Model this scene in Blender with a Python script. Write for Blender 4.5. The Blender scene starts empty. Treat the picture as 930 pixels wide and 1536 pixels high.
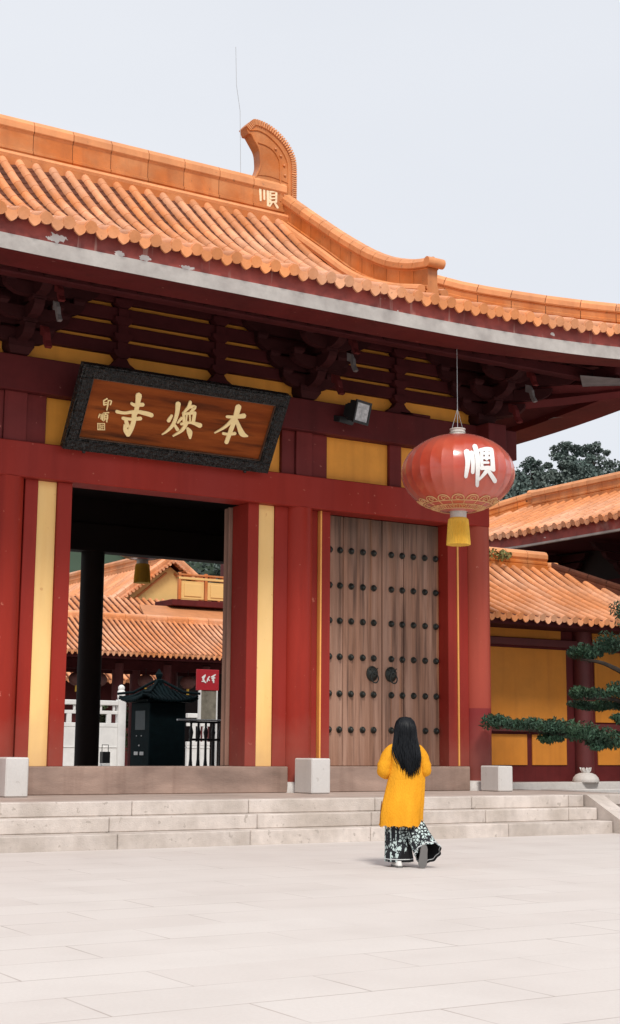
import bpy, math, random
from mathutils import Vector, Matrix
R = random.Random(7)
sc = bpy.context.scene
col = sc.collection
PI = math.pi

# ------------------------------------------------------------------ helpers
def V(*a): return Vector(a)

class MB:
    def __init__(s): s.v = []; s.f = []; s.mi = []; s.tn = []
    def add(s, vs, fs, mi=0, tone=None):
        o = len(s.v); s.v += [tuple(p) for p in vs]
        t = R.random() if tone is None else tone
        for f in fs:
            s.f.append(tuple(i + o for i in f)); s.mi.append(mi); s.tn.append(t)
    def box(s, x0, x1, y0, y1, z0, z1, mi=0, tone=None, rot=None, piv=None):
        vs = [Vector(p) for p in ((x0,y0,z0),(x1,y0,z0),(x1,y1,z0),(x0,y1,z0),(x0,y0,z1),(x1,y0,z1),(x1,y1,z1),(x0,y1,z1))]
        if rot is not None:
            c = Vector(piv) if piv is not None else Vector(((x0+x1)/2,(y0+y1)/2,(z0+z1)/2))
            vs = [c + rot @ (p - c) for p in vs]
        s.add(vs, [(0,3,2,1),(4,5,6,7),(0,1,5,4),(1,2,6,5),(2,3,7,6),(3,0,4,7)], mi, tone)
    def bbox(s, x0, x1, y0, y1, z0, z1, b=.01, mi=0, tone=None):
        # box with chamfered edges
        vs = []
        for (x, sx) in ((x0, 1), (x1, -1)):
            for (y, sy) in ((y0, 1), (y1, -1)):
                for (z, sz) in ((z0, 1), (z1, -1)):
                    vs += [(x, y+sy*b, z+sz*b), (x+sx*b, y, z+sz*b), (x+sx*b, y+sy*b, z)]
        def i(a, bb, c, k): return (a*4+bb*2+c)*3+k
        fs = [(i(0,0,0,0),i(0,0,1,0),i(0,1,1,0),i(0,1,0,0)), (i(1,0,0,0),i(1,1,0,0),i(1,1,1,0),i(1,0,1,0)),
              (i(0,0,0,1),i(1,0,0,1),i(1,0,1,1),i(0,0,1,1)), (i(0,1,0,1),i(0,1,1,1),i(1,1,1,1),i(1,1,0,1)),
              (i(0,0,0,2),i(0,1,0,2),i(1,1,0,2),i(1,0,0,2)), (i(0,0,1,2),i(1,0,1,2),i(1,1,1,2),i(0,1,1,2))]
        for a in (0,1):
            for bb in (0,1):
                fs.append((i(a,bb,0,0),i(a,bb,1,0),i(a,bb,1,1),i(a,bb,0,1)))
                fs.append((i(a,0,bb,0),i(a,1,bb,0),i(a,1,bb,2),i(a,0,bb,2)))
                fs.append((i(0,a,bb,1),i(1,a,bb,1),i(1,a,bb,2),i(0,a,bb,2)))
                for c in (0,1): fs.append((i(a,bb,c,0),i(a,bb,c,1),i(a,bb,c,2)))
        s.add(vs, fs, mi, tone)
    def loft(s, rings, closed=True, cap=True, mi=0, tone=None):
        n = len(rings[0]); vs = [p for r in rings for p in r]; fs = []
        m = n if closed else n-1
        for k in range(len(rings)-1):
            for j in range(m):
                a = k*n+j; b = k*n+(j+1) % n
                fs.append((a, b, b+n, a+n))
        if cap and closed:
            fs.append(tuple(reversed(range(n)))); fs.append(tuple((len(rings)-1)*n+j for j in range(n)))
        s.add(vs, fs, mi, tone)
    def tube(s, pts, rad, n=8, mi=0, cap=True, tone=None, flat=None):
        pts = [Vector(p) for p in pts]; rings = []
        if not hasattr(rad, '__len__'): rad = [rad]*len(pts)
        prev = None
        for k, p in enumerate(pts):
            t = (pts[min(k+1, len(pts)-1)] - pts[max(k-1, 0)])
            t = t.normalized() if t.length > 1e-9 else Vector((0,0,1))
            ref = prev if prev is not None else (Vector((0,0,1)) if abs(t.z) < .9 else Vector((1,0,0)))
            a = (ref - t*ref.dot(t)); a = a.normalized() if a.length > 1e-6 else t.orthogonal().normalized()
            prev = a; b = t.cross(a)
            fl = 1 if flat is None else flat
            rings.append([p + (a*math.cos(2*PI*j/n)*fl + b*math.sin(2*PI*j/n))*rad[k] for j in range(n)])
        s.loft(rings, True, cap, mi, tone)
    def lathe(s, c, prof, n=24, mi=0, tone=None, cap=True, sx=1, sy=1, rot=0):
        c = Vector(c)
        s.loft([[c + Vector((math.cos(rot+2*PI*j/n)*r*sx, math.sin(rot+2*PI*j/n)*r*sy, z)) for j in range(n)] for r, z in prof], True, cap, mi, tone)
    def prism(s, poly, a, b, mi=0, tone=None):
        # poly: list of Vectors (base face), extruded by vector b-a offset
        d = Vector(b) - Vector(a); n = len(poly)
        vs = [Vector(p) for p in poly] + [Vector(p) + d for p in poly]
        fs = [tuple(range(n)), tuple(reversed(range(n, 2*n)))] + [((j+1) % n, j, j+n, (j+1) % n+n) for j in range(n)]
        s.add(vs, fs, mi, tone)
    def sphere(s, c, r, n=16, m=10, mi=0, sc_=(1,1,1), tone=None):
        s.loft([[Vector(c) + Vector((math.cos(2*PI*j/n)*math.sin(PI*k/m)*r*sc_[0], math.sin(2*PI*j/n)*math.sin(PI*k/m)*r*sc_[1], -math.cos(PI*k/m)*r*sc_[2])) for j in range(n)] for k in range(1, m)], True, True, mi, tone)
    def build(s, name, mats, parent=None, smooth=False, sub=None):
        me = bpy.data.meshes.new(name)
        off = wl(parent) if parent is not None else Vector((0,0,0))
        me.from_pydata([(p[0]-off.x, p[1]-off.y, p[2]-off.z) for p in s.v], [], s.f)
        if not isinstance(mats, (list, tuple)): mats = [mats]
        for m in mats: me.materials.append(m)
        me.polygons.foreach_set('material_index', s.mi)
        at = me.attributes.new('tone', 'FLOAT', 'FACE'); at.data.foreach_set('value', s.tn)
        me.polygons.foreach_set('use_smooth', [smooth]*len(s.f))
        me.update(); me.validate()
        o = bpy.data.objects.new(name, me); col.objects.link(o)
        if parent is not None: o.parent = parent
        return o

def wl(o):
    p = Vector((0,0,0))
    while o is not None: p = p + o.location; o = o.parent
    return p
def tag(o, label=None, cat=None, group=None, kind=None):
    if label: o['label'] = label
    if cat: o['category'] = cat
    if group: o['group'] = group
    if kind: o['kind'] = kind
    return o
def thing(name, loc, label, cat, group=None):
    o = bpy.data.objects.new(name, None); col.objects.link(o); o.location = loc
    return tag(o, label, cat, group)
def recenter(o):
    # move origin of a top-level mesh to its base centre
    me = o.data; xs = [v.co for v in me.vertices]
    c = Vector(((min(v.x for v in xs)+max(v.x for v in xs))/2, (min(v.y for v in xs)+max(v.y for v in xs))/2, min(v.z for v in xs)))
    me.transform(Matrix.Translation(-c)); o.location = c
    return o
def copy_tree(o, parent=None):
    c = o.copy(); col.objects.link(c)
    if parent is not None: c.parent = parent
    for ch in [x for x in bpy.data.objects if x.parent == o]: copy_tree(ch, c)
    return c
def weld_smooth(o, ang=35):
    # auto-smooth by angle through the mesh itself
    me = o.data
    me.polygons.foreach_set('use_smooth', [True]*len(me.polygons))
    try: me.set_sharp_from_angle(angle=math.radians(ang))
    except Exception: pass
    return o
def catmull(pts, k=6):
    pts = [Vector(p) for p in pts]; out = []
    for i in range(len(pts)-1):
        p0 = pts[max(i-1,0)]; p1 = pts[i]; p2 = pts[i+1]; p3 = pts[min(i+2, len(pts)-1)]
        for j in range(k):
            t = j/k
            out.append(.5*((2*p1)+(p2-p0)*t+(2*p0-5*p1+4*p2-p3)*t*t+(3*p1-p0-3*p2+p3)*t**3))
    out.append(pts[-1]); return out
def interp(tab, x):
    if x <= tab[0][0]: return tab[0][1] + (x-tab[0][0])*(tab[1][1]-tab[0][1])/(tab[1][0]-tab[0][0])
    for i in range(len(tab)-1):
        if x <= tab[i+1][0] or i == len(tab)-2:
            x0, y0 = tab[i]; x1, y1 = tab[i+1]
            m0 = (y1-y0)/(x1-x0) if i == 0 else (y1-tab[i-1][1])/(x1-tab[i-1][0])
            m1 = (y1-y0)/(x1-x0) if i == len(tab)-2 else (tab[i+2][1]-y0)/(tab[i+2][0]-x0)
            h = x1-x0; t = (x-x0)/h
            return (2*t**3-3*t*t+1)*y0+(t**3-2*t*t+t)*h*m0+(-2*t**3+3*t*t)*y1+(t**3-t*t)*h*m1

# ------------------------------------------------------------------ materials
def mat(name, c, rough=.6, var=.12, scale=2., bump=0., bscale=30., stretch=(1,1,1), spec=.4, tone=0., metal=0., hue2=None, h2amt=.4, h2scale=1.):
    m = bpy.data.materials.new(name); m.use_nodes = True; nt = m.node_tree; N = nt.nodes; L = nt.links
    b = N['Principled BSDF']; b.inputs['Roughness'].default_value = rough; b.inputs['Metallic'].default_value = metal
    b.inputs['Specular IOR Level'].default_value = spec
    g = N.new('ShaderNodeNewGeometry'); mp = N.new('ShaderNodeMapping'); mp.inputs['Scale'].default_value = stretch
    L.new(g.outputs['Position'], mp.inputs['Vector'])
    n1 = N.new('ShaderNodeTexNoise'); n1.inputs['Scale'].default_value = scale; n1.inputs['Detail'].default_value = 6; n1.inputs['Roughness'].default_value = .65
    L.new(mp.outputs[0], n1.inputs['Vector'])
    mr = N.new('ShaderNodeMapRange'); mr.inputs[1].default_value = .3; mr.inputs[2].default_value = .7
    mr.inputs[3].default_value = 1-var; mr.inputs[4].default_value = 1+var
    L.new(n1.outputs['Fac'], mr.inputs[0])
    mul = N.new('ShaderNodeVectorMath'); mul.operation = 'SCALE'
    if hue2 is not None:
        n2 = N.new('ShaderNodeTexNoise'); n2.inputs['Scale'].default_value = h2scale; n2.inputs['Detail'].default_value = 5
        L.new(mp.outputs[0], n2.inputs['Vector'])
        r2 = N.new('ShaderNodeMapRange'); r2.inputs[1].default_value = .42; r2.inputs[2].default_value = .66; r2.inputs[4].default_value = h2amt
        L.new(n2.outputs['Fac'], r2.inputs[0])
        mx = N.new('ShaderNodeMix'); mx.data_type = 'RGBA'; mx.inputs[6].default_value = (*c, 1); mx.inputs[7].default_value = (*hue2, 1)
        L.new(r2.outputs[0], mx.inputs[0]); L.new(mx.outputs[2], mul.inputs[0])
    else: mul.inputs[0].default_value = c
    L.new(mr.outputs[0], mul.inputs['Scale']); last = mul.outputs[0]
    if tone:
        a = N.new('ShaderNodeAttribute'); a.attribute_name = 'tone'
        m2 = N.new('ShaderNodeMapRange'); m2.inputs[3].default_value = 1-tone; m2.inputs[4].default_value = 1+tone*.6
        L.new(a.outputs['Fac'], m2.inputs[0])
        mu2 = N.new('ShaderNodeVectorMath'); mu2.operation = 'SCALE'; L.new(last, mu2.inputs[0]); L.new(m2.outputs[0], mu2.inputs['Scale']); last = mu2.outputs[0]
    L.new(last, b.inputs['Base Color'])
    if bump:
        n3 = N.new('ShaderNodeTexNoise'); n3.inputs['Scale'].default_value = bscale; n3.inputs['Detail'].default_value = 5
        L.new(mp.outputs[0], n3.inputs['Vector'])
        bp = N.new('ShaderNodeBump'); bp.inputs['Strength'].default_value = bump; bp.inputs['Distance'].default_value = .02
        L.new(n3.outputs['Fac'], bp.inputs['Height']); L.new(bp.outputs[0], b.inputs['Normal'])
    m['last'] = last.node.name
    return m
def overlay(m, maker):
    """insert maker(nt, colour_socket)->colour_socket before Base Color"""
    nt = m.node_tree; b = nt.nodes['Principled BSDF']; lk = b.inputs['Base Color'].links[0]; s = lk.from_socket
    o = maker(nt, s); nt.links.new(o, b.inputs['Base Color']); return m
def mixc(nt, fac, a, bcol):
    mx = nt.nodes.new('ShaderNodeMix'); mx.data_type = 'RGBA'
    nt.links.new(fac, mx.inputs[0]); nt.links.new(a, mx.inputs[6])
    if hasattr(bcol, 'links'): nt.links.new(bcol, mx.inputs[7])
    else: mx.inputs[7].default_value = (*bcol, 1)
    return mx.outputs[2]
def math_(nt, op, a, b=None, c=None):
    n = nt.nodes.new('ShaderNodeMath'); n.operation = op
    for k, x in enumerate((a, b, c)):
        if x is None: continue
        if hasattr(x, 'links'): nt.links.new(x, n.inputs[k])
        else: n.inputs[k].default_value = x
    return n.outputs[0]
def posn(nt):
    g = nt.nodes.new('ShaderNodeNewGeometry'); s = nt.nodes.new('ShaderNodeSeparateXYZ'); nt.links.new(g.outputs['Position'], s.inputs[0]); return g.outputs['Position'], s.outputs
def noise_(nt, vec, scale, detail=4, stretch=None):
    if stretch:
        mp = nt.nodes.new('ShaderNodeMapping'); mp.inputs['Scale'].default_value = stretch; nt.links.new(vec, mp.inputs['Vector']); vec = mp.outputs[0]
    n = nt.nodes.new('ShaderNodeTexNoise'); n.inputs['Scale'].default_value = scale; n.inputs['Detail'].default_value = detail
    nt.links.new(vec, n.inputs['Vector']); return n.outputs['Fac']
def ramp_(nt, fac, lo, hi):
    r = nt.nodes.new('ShaderNodeMapRange'); r.inputs[1].default_value = lo; r.inputs[2].default_value = hi; nt.links.new(fac, r.inputs[0]); return r.outputs[0]

M_tile = mat('glazed_tile_pale', (.67,.25,.09), .42, .17, 1.6, .25, 25, spec=.35, tone=.16, hue2=(.74,.38,.22), h2amt=.95, h2scale=.55)
M_tile_dk = mat('tile_trough', (.11,.030,.012), .9, .3, 5, .3, 25, tone=.25)  # trough tiles darkened: dirt plus the shade between rows put into colour
M_ridge = mat('glazed_ridge', (.56,.16,.030), .42, .20, 1.3, .15, 20, tone=.12, hue2=(.6,.27,.11), h2amt=.6, h2scale=1.7)
M_ridgecap = mat('ridge_cap', (.72,.30,.12), .45, .15, 2, .15, 20, tone=.12)
M_joint = mat('tile_joint', (.12,.04,.015), .9)
M_red = mat('red_lacquer', (.31,.027,.017), .5, .13, 1.2, .08, 12, stretch=(1,1,.35), hue2=(.25,.030,.024), h2amt=.8, h2scale=.6, spec=.14)
M_redcol = mat('red_column_paint', (.30,.025,.014), .42, .10, 1.0, .05, 10, stretch=(1,1,.3), hue2=(.34,.032,.02), h2amt=.6, h2scale=.5, spec=.16)
M_beam = mat('beam_paint', (.17,.026,.024), .6, .16, 1.5, .1, 14, stretch=(.4,1,1), hue2=(.14,.028,.028), h2amt=.8, h2scale=.8, spec=.12)
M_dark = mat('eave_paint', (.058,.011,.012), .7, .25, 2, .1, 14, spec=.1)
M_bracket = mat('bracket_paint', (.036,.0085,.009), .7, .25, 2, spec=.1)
M_nose = mat('bracket_end_paint', (.16,.145,.145), .6, .3, 4)
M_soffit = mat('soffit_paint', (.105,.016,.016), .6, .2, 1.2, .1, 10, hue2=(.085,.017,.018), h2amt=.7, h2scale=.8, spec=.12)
M_interior = mat('interior_shade', (.018,.010,.009), .8, .2, 1)  # near-black base: the shade of unlit insides put into the colour
M_strip = mat('yellow_strip_paint', (.93,.60,.22), .55, .07, 1.2, .12, 20, stretch=(1,1,.4), hue2=(.93,.64,.30), h2amt=.5, h2scale=1)
M_yel = mat('yellow_wall_plaster', (.84,.345,.045), .65, .10, 1.4, .12, 18, hue2=(.80,.33,.045), h2amt=.6, h2scale=1)
M_yel_dk = mat('ochre_wall_plaster', (.56,.20,.02), .7, .12, 1, .1, 18, hue2=(.5,.2,.03), h2amt=.5, h2scale=.6)
M_gold = mat('gold_paint', (.85,.40,.10), .35, .1, 3)
M_stone = mat('pale_granite', (.62,.59,.56), .7, .08, 14, .25, 60, hue2=(.50,.47,.44), h2amt=.6, h2scale=1.5)
M_block = mat('white_granite', (.72,.71,.70), .6, .05, 30, .15, 90)
M_step = mat('step_granite', (.60,.53,.48), .75, .10, 9, .3, 50, tone=.10, hue2=(.40,.34,.29), h2amt=.75, h2scale=1.3)
M_thresh = mat('threshold_stone', (.36,.25,.20), .6, .18, 3, .2, 40, stretch=(.5,1,1.5), hue2=(.22,.15,.12), h2amt=.8, h2scale=1.6)
M_plat = mat('platform_stone', (.47,.38,.33), .75, .12, 3, .2, 40, tone=.08, hue2=(.36,.28,.24), h2amt=.7, h2scale=.8)
M_black = mat('black_metal', (.012,.013,.014), .35, .1, 5)
M_iron = mat('dark_bronze', (.035,.038,.034), .45, .3, 20, metal=.6)
M_white = mat('white_paint', (.80,.79,.77), .5, .05, 4)
M_marble = mat('white_marble', (.74,.73,.71), .5, .08, 3, .1, 30)
M_steel = mat('grey_steel', (.45,.46,.47), .35, .1, 6, metal=.5)
M_glass = mat('lamp_glass', (.55,.56,.58), .15, .35, 14, spec=.9)  # pale base colour stands in for a bright reflection in the glass
M_bark = mat('bark', (.035,.026,.020), .9, .3, 8, .6, 20)
M_pine = mat('pine_needles', (.030,.075,.045), .7, .3, 5, tone=.55, hue2=(.05,.11,.05), h2amt=.8, h2scale=2)
M_far = mat('hazed_forest_leaves', (.090,.130,.115), .8, .25, .12, tone=.5, hue2=(.17,.20,.175), h2amt=.8, h2scale=.15)  # slight distance haze is put into the bluish leaf colour
M_bush = mat('bush_leaves', (.08,.11,.05), .8, .3, 3, tone=.6, hue2=(.25,.22,.14), h2amt=.8, h2scale=1)
M_moss = mat('roof_moss', (.20,.20,.07), .9, .3, 9, tone=.5)
M_water = mat('pond_water', (.010,.022,.020), .12, .1, 2, .3, 6, spec=.6)
M_green = mat('dark_green_bronze', (.004,.010,.012), .7, .25, 6, tone=.15, spec=.06)
M_greenl = mat('green_panel', (.025,.038,.045), .5, .2, 5)
M_signred = mat('sign_red', (.42,.02,.03), .5, .05, 3)
M_hillsoil = mat('hill_ground', (.035,.055,.035), .95, .3, .05)
M_gable = mat('gable_plaster', (.72,.46,.17), .7, .06, 1)
M_char = mat('gilded_character', (.95,.74,.36), .5, .08, 10)
M_ridgechar = mat('cream_character', (.88,.72,.48), .6, .15, 8)

def wood(name, c, c2, knot, horizontal, spec=.2):
    m = mat(name, c, .62, .18, 2.2, .25, 22, stretch=((.35,1,4) if horizontal else (5,1,.25)), hue2=c2, h2amt=.9, h2scale=1.1, spec=spec)
    def mk(nt, s):
        p, xyz = posn(nt)
        st = (.5,1,6) if horizontal else (9,1,.35)
        f = ramp_(nt, noise_(nt, p, 1.6, 8, st), .52, .72)
        f2 = math_(nt, 'MULTIPLY', f, .85)
        s = mixc(nt, f2, s, knot)
        if not horizontal:
            g = ramp_(nt, noise_(nt, p, .9, 3, (6,1,.12)), .60, .70)
            s = mixc(nt, math_(nt, 'MULTIPLY', g, .75), s, (.42,.17,.06))
            # darker towards the top of the planks, with a ragged edge
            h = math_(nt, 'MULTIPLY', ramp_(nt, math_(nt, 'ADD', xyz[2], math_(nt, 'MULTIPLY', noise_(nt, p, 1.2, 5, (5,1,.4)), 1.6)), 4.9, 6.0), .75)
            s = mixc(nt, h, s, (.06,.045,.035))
        return s
    return overlay(m, mk)
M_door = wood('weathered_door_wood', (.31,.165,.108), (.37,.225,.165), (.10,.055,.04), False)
M_leaf = mat('door_edge_wood', (.27,.15,.11), .65, .2, 3, .2, 20, stretch=(1,1,.3))
M_board = wood('plaque_wood', (.20,.042,.008), (.29,.072,.014), (.03,.010,.005), True, .1)

# fascia: dark red with flaked white patches and run marks
M_fascia = mat('fascia_paint', (.33,.065,.05), .6, .25, 2.5, .15, 20, hue2=(.17,.035,.03), h2amt=.8, h2scale=2.2)
def _fas(nt, s):
    p, xyz = posn(nt)
    st = ramp_(nt, noise_(nt, p, 1.5, 6, (7,1,.8)), .60, .72)
    s = mixc(nt, math_(nt, 'MULTIPLY', st, .55), s, (.50,.33,.28))
    fl = ramp_(nt, noise_(nt, p, 2.6, 8, (1.2,1,2)), .70, .71)
    s = mixc(nt, fl, s, (.60,.56,.53))
    for (x, z, w, h) in ((6.64,7.775,.14,.06),(7.52,7.735,.07,.035),(7.90,7.745,.09,.04),(8.55,7.73,.11,.03),(15.11,7.84,.05,.03)):
        dx = math_(nt, 'DIVIDE', math_(nt, 'SUBTRACT', xyz[0], x), w); dz = math_(nt, 'DIVIDE', math_(nt, 'SUBTRACT', xyz[2], z), h)
        d = math_(nt, 'ADD', math_(nt, 'MULTIPLY', dx, dx), math_(nt, 'MULTIPLY', dz, dz))
        d = math_(nt, 'ADD', d, math_(nt, 'MULTIPLY', math_(nt, 'SUBTRACT', noise_(nt, p, 20, 6), .5), 4.2))
        lowy = math_(nt, 'LESS_THAN', xyz[1], 17.3)
        s = mixc(nt, math_(nt, 'MULTIPLY', math_(nt, 'LESS_THAN', d, .9), lowy), s, (.62,.58,.55))
    return s
overlay(M_fascia, _fas)
M_lip = mat('eave_lip_plaster', (.43,.40,.375), .75, .14, 3, .2, 20, hue2=(.30,.27,.255), h2amt=.7, h2scale=2)
# corner column in lighter red, with the darker repainted foot
M_colfoot = mat('corner_column_paint', (.38,.070,.042), .42, .08, 1.0, .05, 10, stretch=(1,1,.3), hue2=(.33,.05,.035), h2amt=.6, h2scale=.5, spec=.2)
overlay(M_colfoot, lambda nt, s: mixc(nt, math_(nt, 'LESS_THAN', posn(nt)[1][2], 1.96), s, (.24,.030,.030)))

def wear(m, chip, streak, chips=.72, amt=.35, foot=None):
    def mk(nt, s):
        p, xyz = posn(nt)
        st = ramp_(nt, noise_(nt, p, 1.0, 7, (5,5,.35)), .50, .78)
        s = mixc(nt, math_(nt, 'MULTIPLY', st, amt), s, streak)
        c = ramp_(nt, noise_(nt, p, 11, 8), chips, chips+.02)
        s = mixc(nt, math_(nt, 'MULTIPLY', c, .7), s, chip)
        if foot:
            h = math_(nt, 'ADD', xyz[2], math_(nt, 'MULTIPLY', noise_(nt, p, 3, 6), -1.0))
            f = nt.nodes.new('ShaderNodeMapRange'); f.inputs[1].default_value = 1.35; f.inputs[2].default_value = .45
            nt.links.new(h, f.inputs[0]); s = mixc(nt, math_(nt, 'MULTIPLY', f.outputs[0], .45), s, foot)
        return s
    overlay(m, mk)
wear(M_red, (.50,.16,.11), (.17,.016,.012), .70, .5, (.30,.11,.08)); wear(M_redcol, (.50,.16,.11), (.17,.014,.010), .70, .5, (.30,.11,.08))
wear(M_colfoot, (.55,.22,.16), (.22,.03,.02), .71, .4, (.30,.12,.09)); wear(M_beam, (.40,.14,.11), (.08,.012,.012), .70, .5)
wear(M_strip, (.70,.36,.13), (.80,.44,.13), .70, .5, (.62,.36,.17)); wear(M_yel, (.50,.20,.05), (.62,.24,.03), .72, .5); wear(M_yel_dk, (.40,.16,.03), (.40,.13,.015), .73, .5)
wear(M_soffit, (.30,.12,.10), (.05,.009,.009), .71, .5)
wear(M_block, (.50,.48,.46), (.56,.54,.51), .66, .5, (.45,.41,.37)); wear(M_step, (.36,.31,.27), (.40,.34,.30), .66, .45); wear(M_thresh, (.40,.27,.21), (.17,.10,.075), .74, .65)
wear(M_ridge, (.30,.12,.04), (.33,.10,.03), .68, .5); wear(M_ridgecap, (.40,.18,.09), (.42,.15,.06), .68, .4); wear(M_tile, (.32,.13,.07), (.50,.19,.08), .69, .45)
# paving
def paving(name, c1, c2, mortar, bw, rh, ms, var=.1, rough=.7):
    m = mat(name, c1, rough, .05, .5, .12, 35)
    def mk(nt, s):
        p, xyz = posn(nt)
        b = nt.nodes.new('ShaderNodeTexBrick'); b.inputs['Scale'].default_value = 1; b.inputs['Brick Width'].default_value = bw
        b.inputs['Row Height'].default_value = rh; b.inputs['Mortar Size'].default_value = ms; b.inputs['Mortar Smooth'].default_value = .3
        b.inputs['Color1'].default_value = (*c1, 1); b.inputs['Color2'].default_value = (*c2, 1); b.inputs['Bias'].default_value = 0
        nt.links.new(p, b.inputs['Vector'])
        mf = nt.nodes.new('ShaderNodeMath'); mf.operation = 'MULTIPLY'
        vis = ramp_(nt, noise_(nt, p, .7, 4), .40, .62)
        nt.links.new(b.outputs['Fac'], mf.inputs[0]); nt.links.new(vis, mf.inputs[1])
        sep = b.outputs['Color']; b.inputs['Mortar'].default_value = (*[(a+q)/2 for a, q in zip(c1, c2)], 1)
        s2 = mixc(nt, mf.outputs[0], sep, mortar)
        g = ramp_(nt, noise_(nt, p, 1.1, 8), .45, .75)
        s2 = mixc(nt, math_(nt, 'MULTIPLY', g, var), s2, mortar)
        g2 = ramp_(nt, noise_(nt, p, 40, 3), .3, .7)
        return mixc(nt, math_(nt, 'MULTIPLY', g2, .10), s2, mortar)
    return overlay(m, mk)
M_plaza = paving('plaza_granite', (.65,.60,.565), (.62,.565,.53), (.38,.32,.29), 1.5, .6, .007, .20)
M_court = paving('court_paving', (.5,.46,.43), (.46,.42,.39), (.3,.26,.23), 1.0, .5, .008, .2)

# ------------------------------------------------------------------ roof builder
def tile_roof(mb, O, U, Vd, H, u0, u1, pitch, tmax, r=.075, seg=.33, t0=-.10, ends=True, drips=True, bedmi=1, nr=6):
    """rows of half-round cover tiles over a stepped tile bed. O origin, U along the eave, Vd up-slope (horizontal)."""
    O, U, Vd = Vector(O), Vector(U), Vector(Vd); Z = Vector((0,0,1))
    def P(u, t, dz=0.): return O + U*u + Vd*t + Z*(H(u, t)+dz)
    n = max(1, int(round((u1-u0)/pitch))); pitch = (u1-u0)/n
    us = [u0 + (i+.5)*pitch for i in range(n)]
    for u in us:
        T = tmax(u)
        if T < .15: continue
        k = max(1, int(round((T-t0)/seg))); ds = (T-t0)/k
        for i in range(k):
            ta, tb = t0+i*ds, t0+(i+1)*ds
            rings = []
            for (t, rr) in ((ta, r), (tb+.02, r*.93)):
                a = P(u, t-.02); b = P(u, t+.02); tan = (b-a).normalized(); nn = U.cross(tan); nn = nn if nn.z > 0 else -nn
                c = P(u, t, .012)
                rings.append([c + U*(math.cos(PI*j/nr)*rr) + nn*(math.sin(PI*j/nr)*rr) for j in range(nr+1)])
            tn = R.random()
            mb.loft(rings, closed=False, cap=False, mi=0, tone=tn)
            mb.add(rings[0], [tuple(range(nr+1))], 0, tn)
        if ends:
            c = P(u, t0, .0); tan = (P(u, t0+.05)-P(u, t0)).normalized(); nn = U.cross(tan); nn = nn if nn.z > 0 else -nn
            d1 = [c - tan*.045 + U*(math.cos(2*PI*j/12)*r*.98) + nn*(math.sin(2*PI*j/12)*r*.98 + r*.08) for j in range(12)]
            mb.prism(d1, (0,0,0), tan*.06, 0)
    # bed
    for i in range(n):
        ua = u0+i*pitch; ub = ua+pitch
        ga, gb = ua-pitch*.5, ua+pitch*.5     # trough between rows i-1 and i
        if i == 0: ga = ua
        T = min(tmax(max(u0, ga)), tmax(min(u1, gb)))
        T2 = max(tmax(max(u0, ga)), tmax(min(u1, gb)))
        if T2 < .1: continue
        T = max(T, .05)
        sg = seg*.5; k = max(1, int(round((T-t0)/sg))); ds = (T-t0)/k
        for q in range(k):
            ta, tb = t0+q*ds, t0+(q+1)*ds
            tn = R.random()
            pts = []
            for (t, up) in ((ta, .022), (tb, 0)):
                pts += [P(ga, t, up+.02), P((ga+gb)/2, t, up-.015), P(gb, t, up+.02)]
            mb.add(pts, [(0,1,4,3),(1,2,5,4)], bedmi, tn)
            mb.add([pts[0], pts[1], pts[2], pts[2]-Z*.03, pts[1]-Z*.03, pts[0]-Z*.03], [(0,1,2,3,4,5)], bedmi, tn)
        if T2 > T+.02:
            tn = R.random(); ta = tmax(max(u0, ga)); tb = tmax(min(u1, gb))
            mb.add([P(ga, T), P(gb, T), P(gb, max(T, tb)), P(ga, max(T, ta))], [(0,1,2,3)], bedmi, tn)
        if drips and i > 0:
            c = P(ua, t0-.035, .01); hw = pitch*.31
            a = P(ua-.05, t0); tan = (P(ua, t0+.05)-P(ua, t0)).normalized()
            poly = [c + U*x*hw + Z*z for x, z in ((-1,.05),(-.5,.01),(0,0),(.5,.01),(1,.05),(.98,-.03),(.70,-.095),(.28,-.130),(0,-.142),(-.28,-.130),(-.70,-.095),(-.98,-.03))]
            mb.prism(poly, (0,0,0), Vd*.03, 0)

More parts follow.
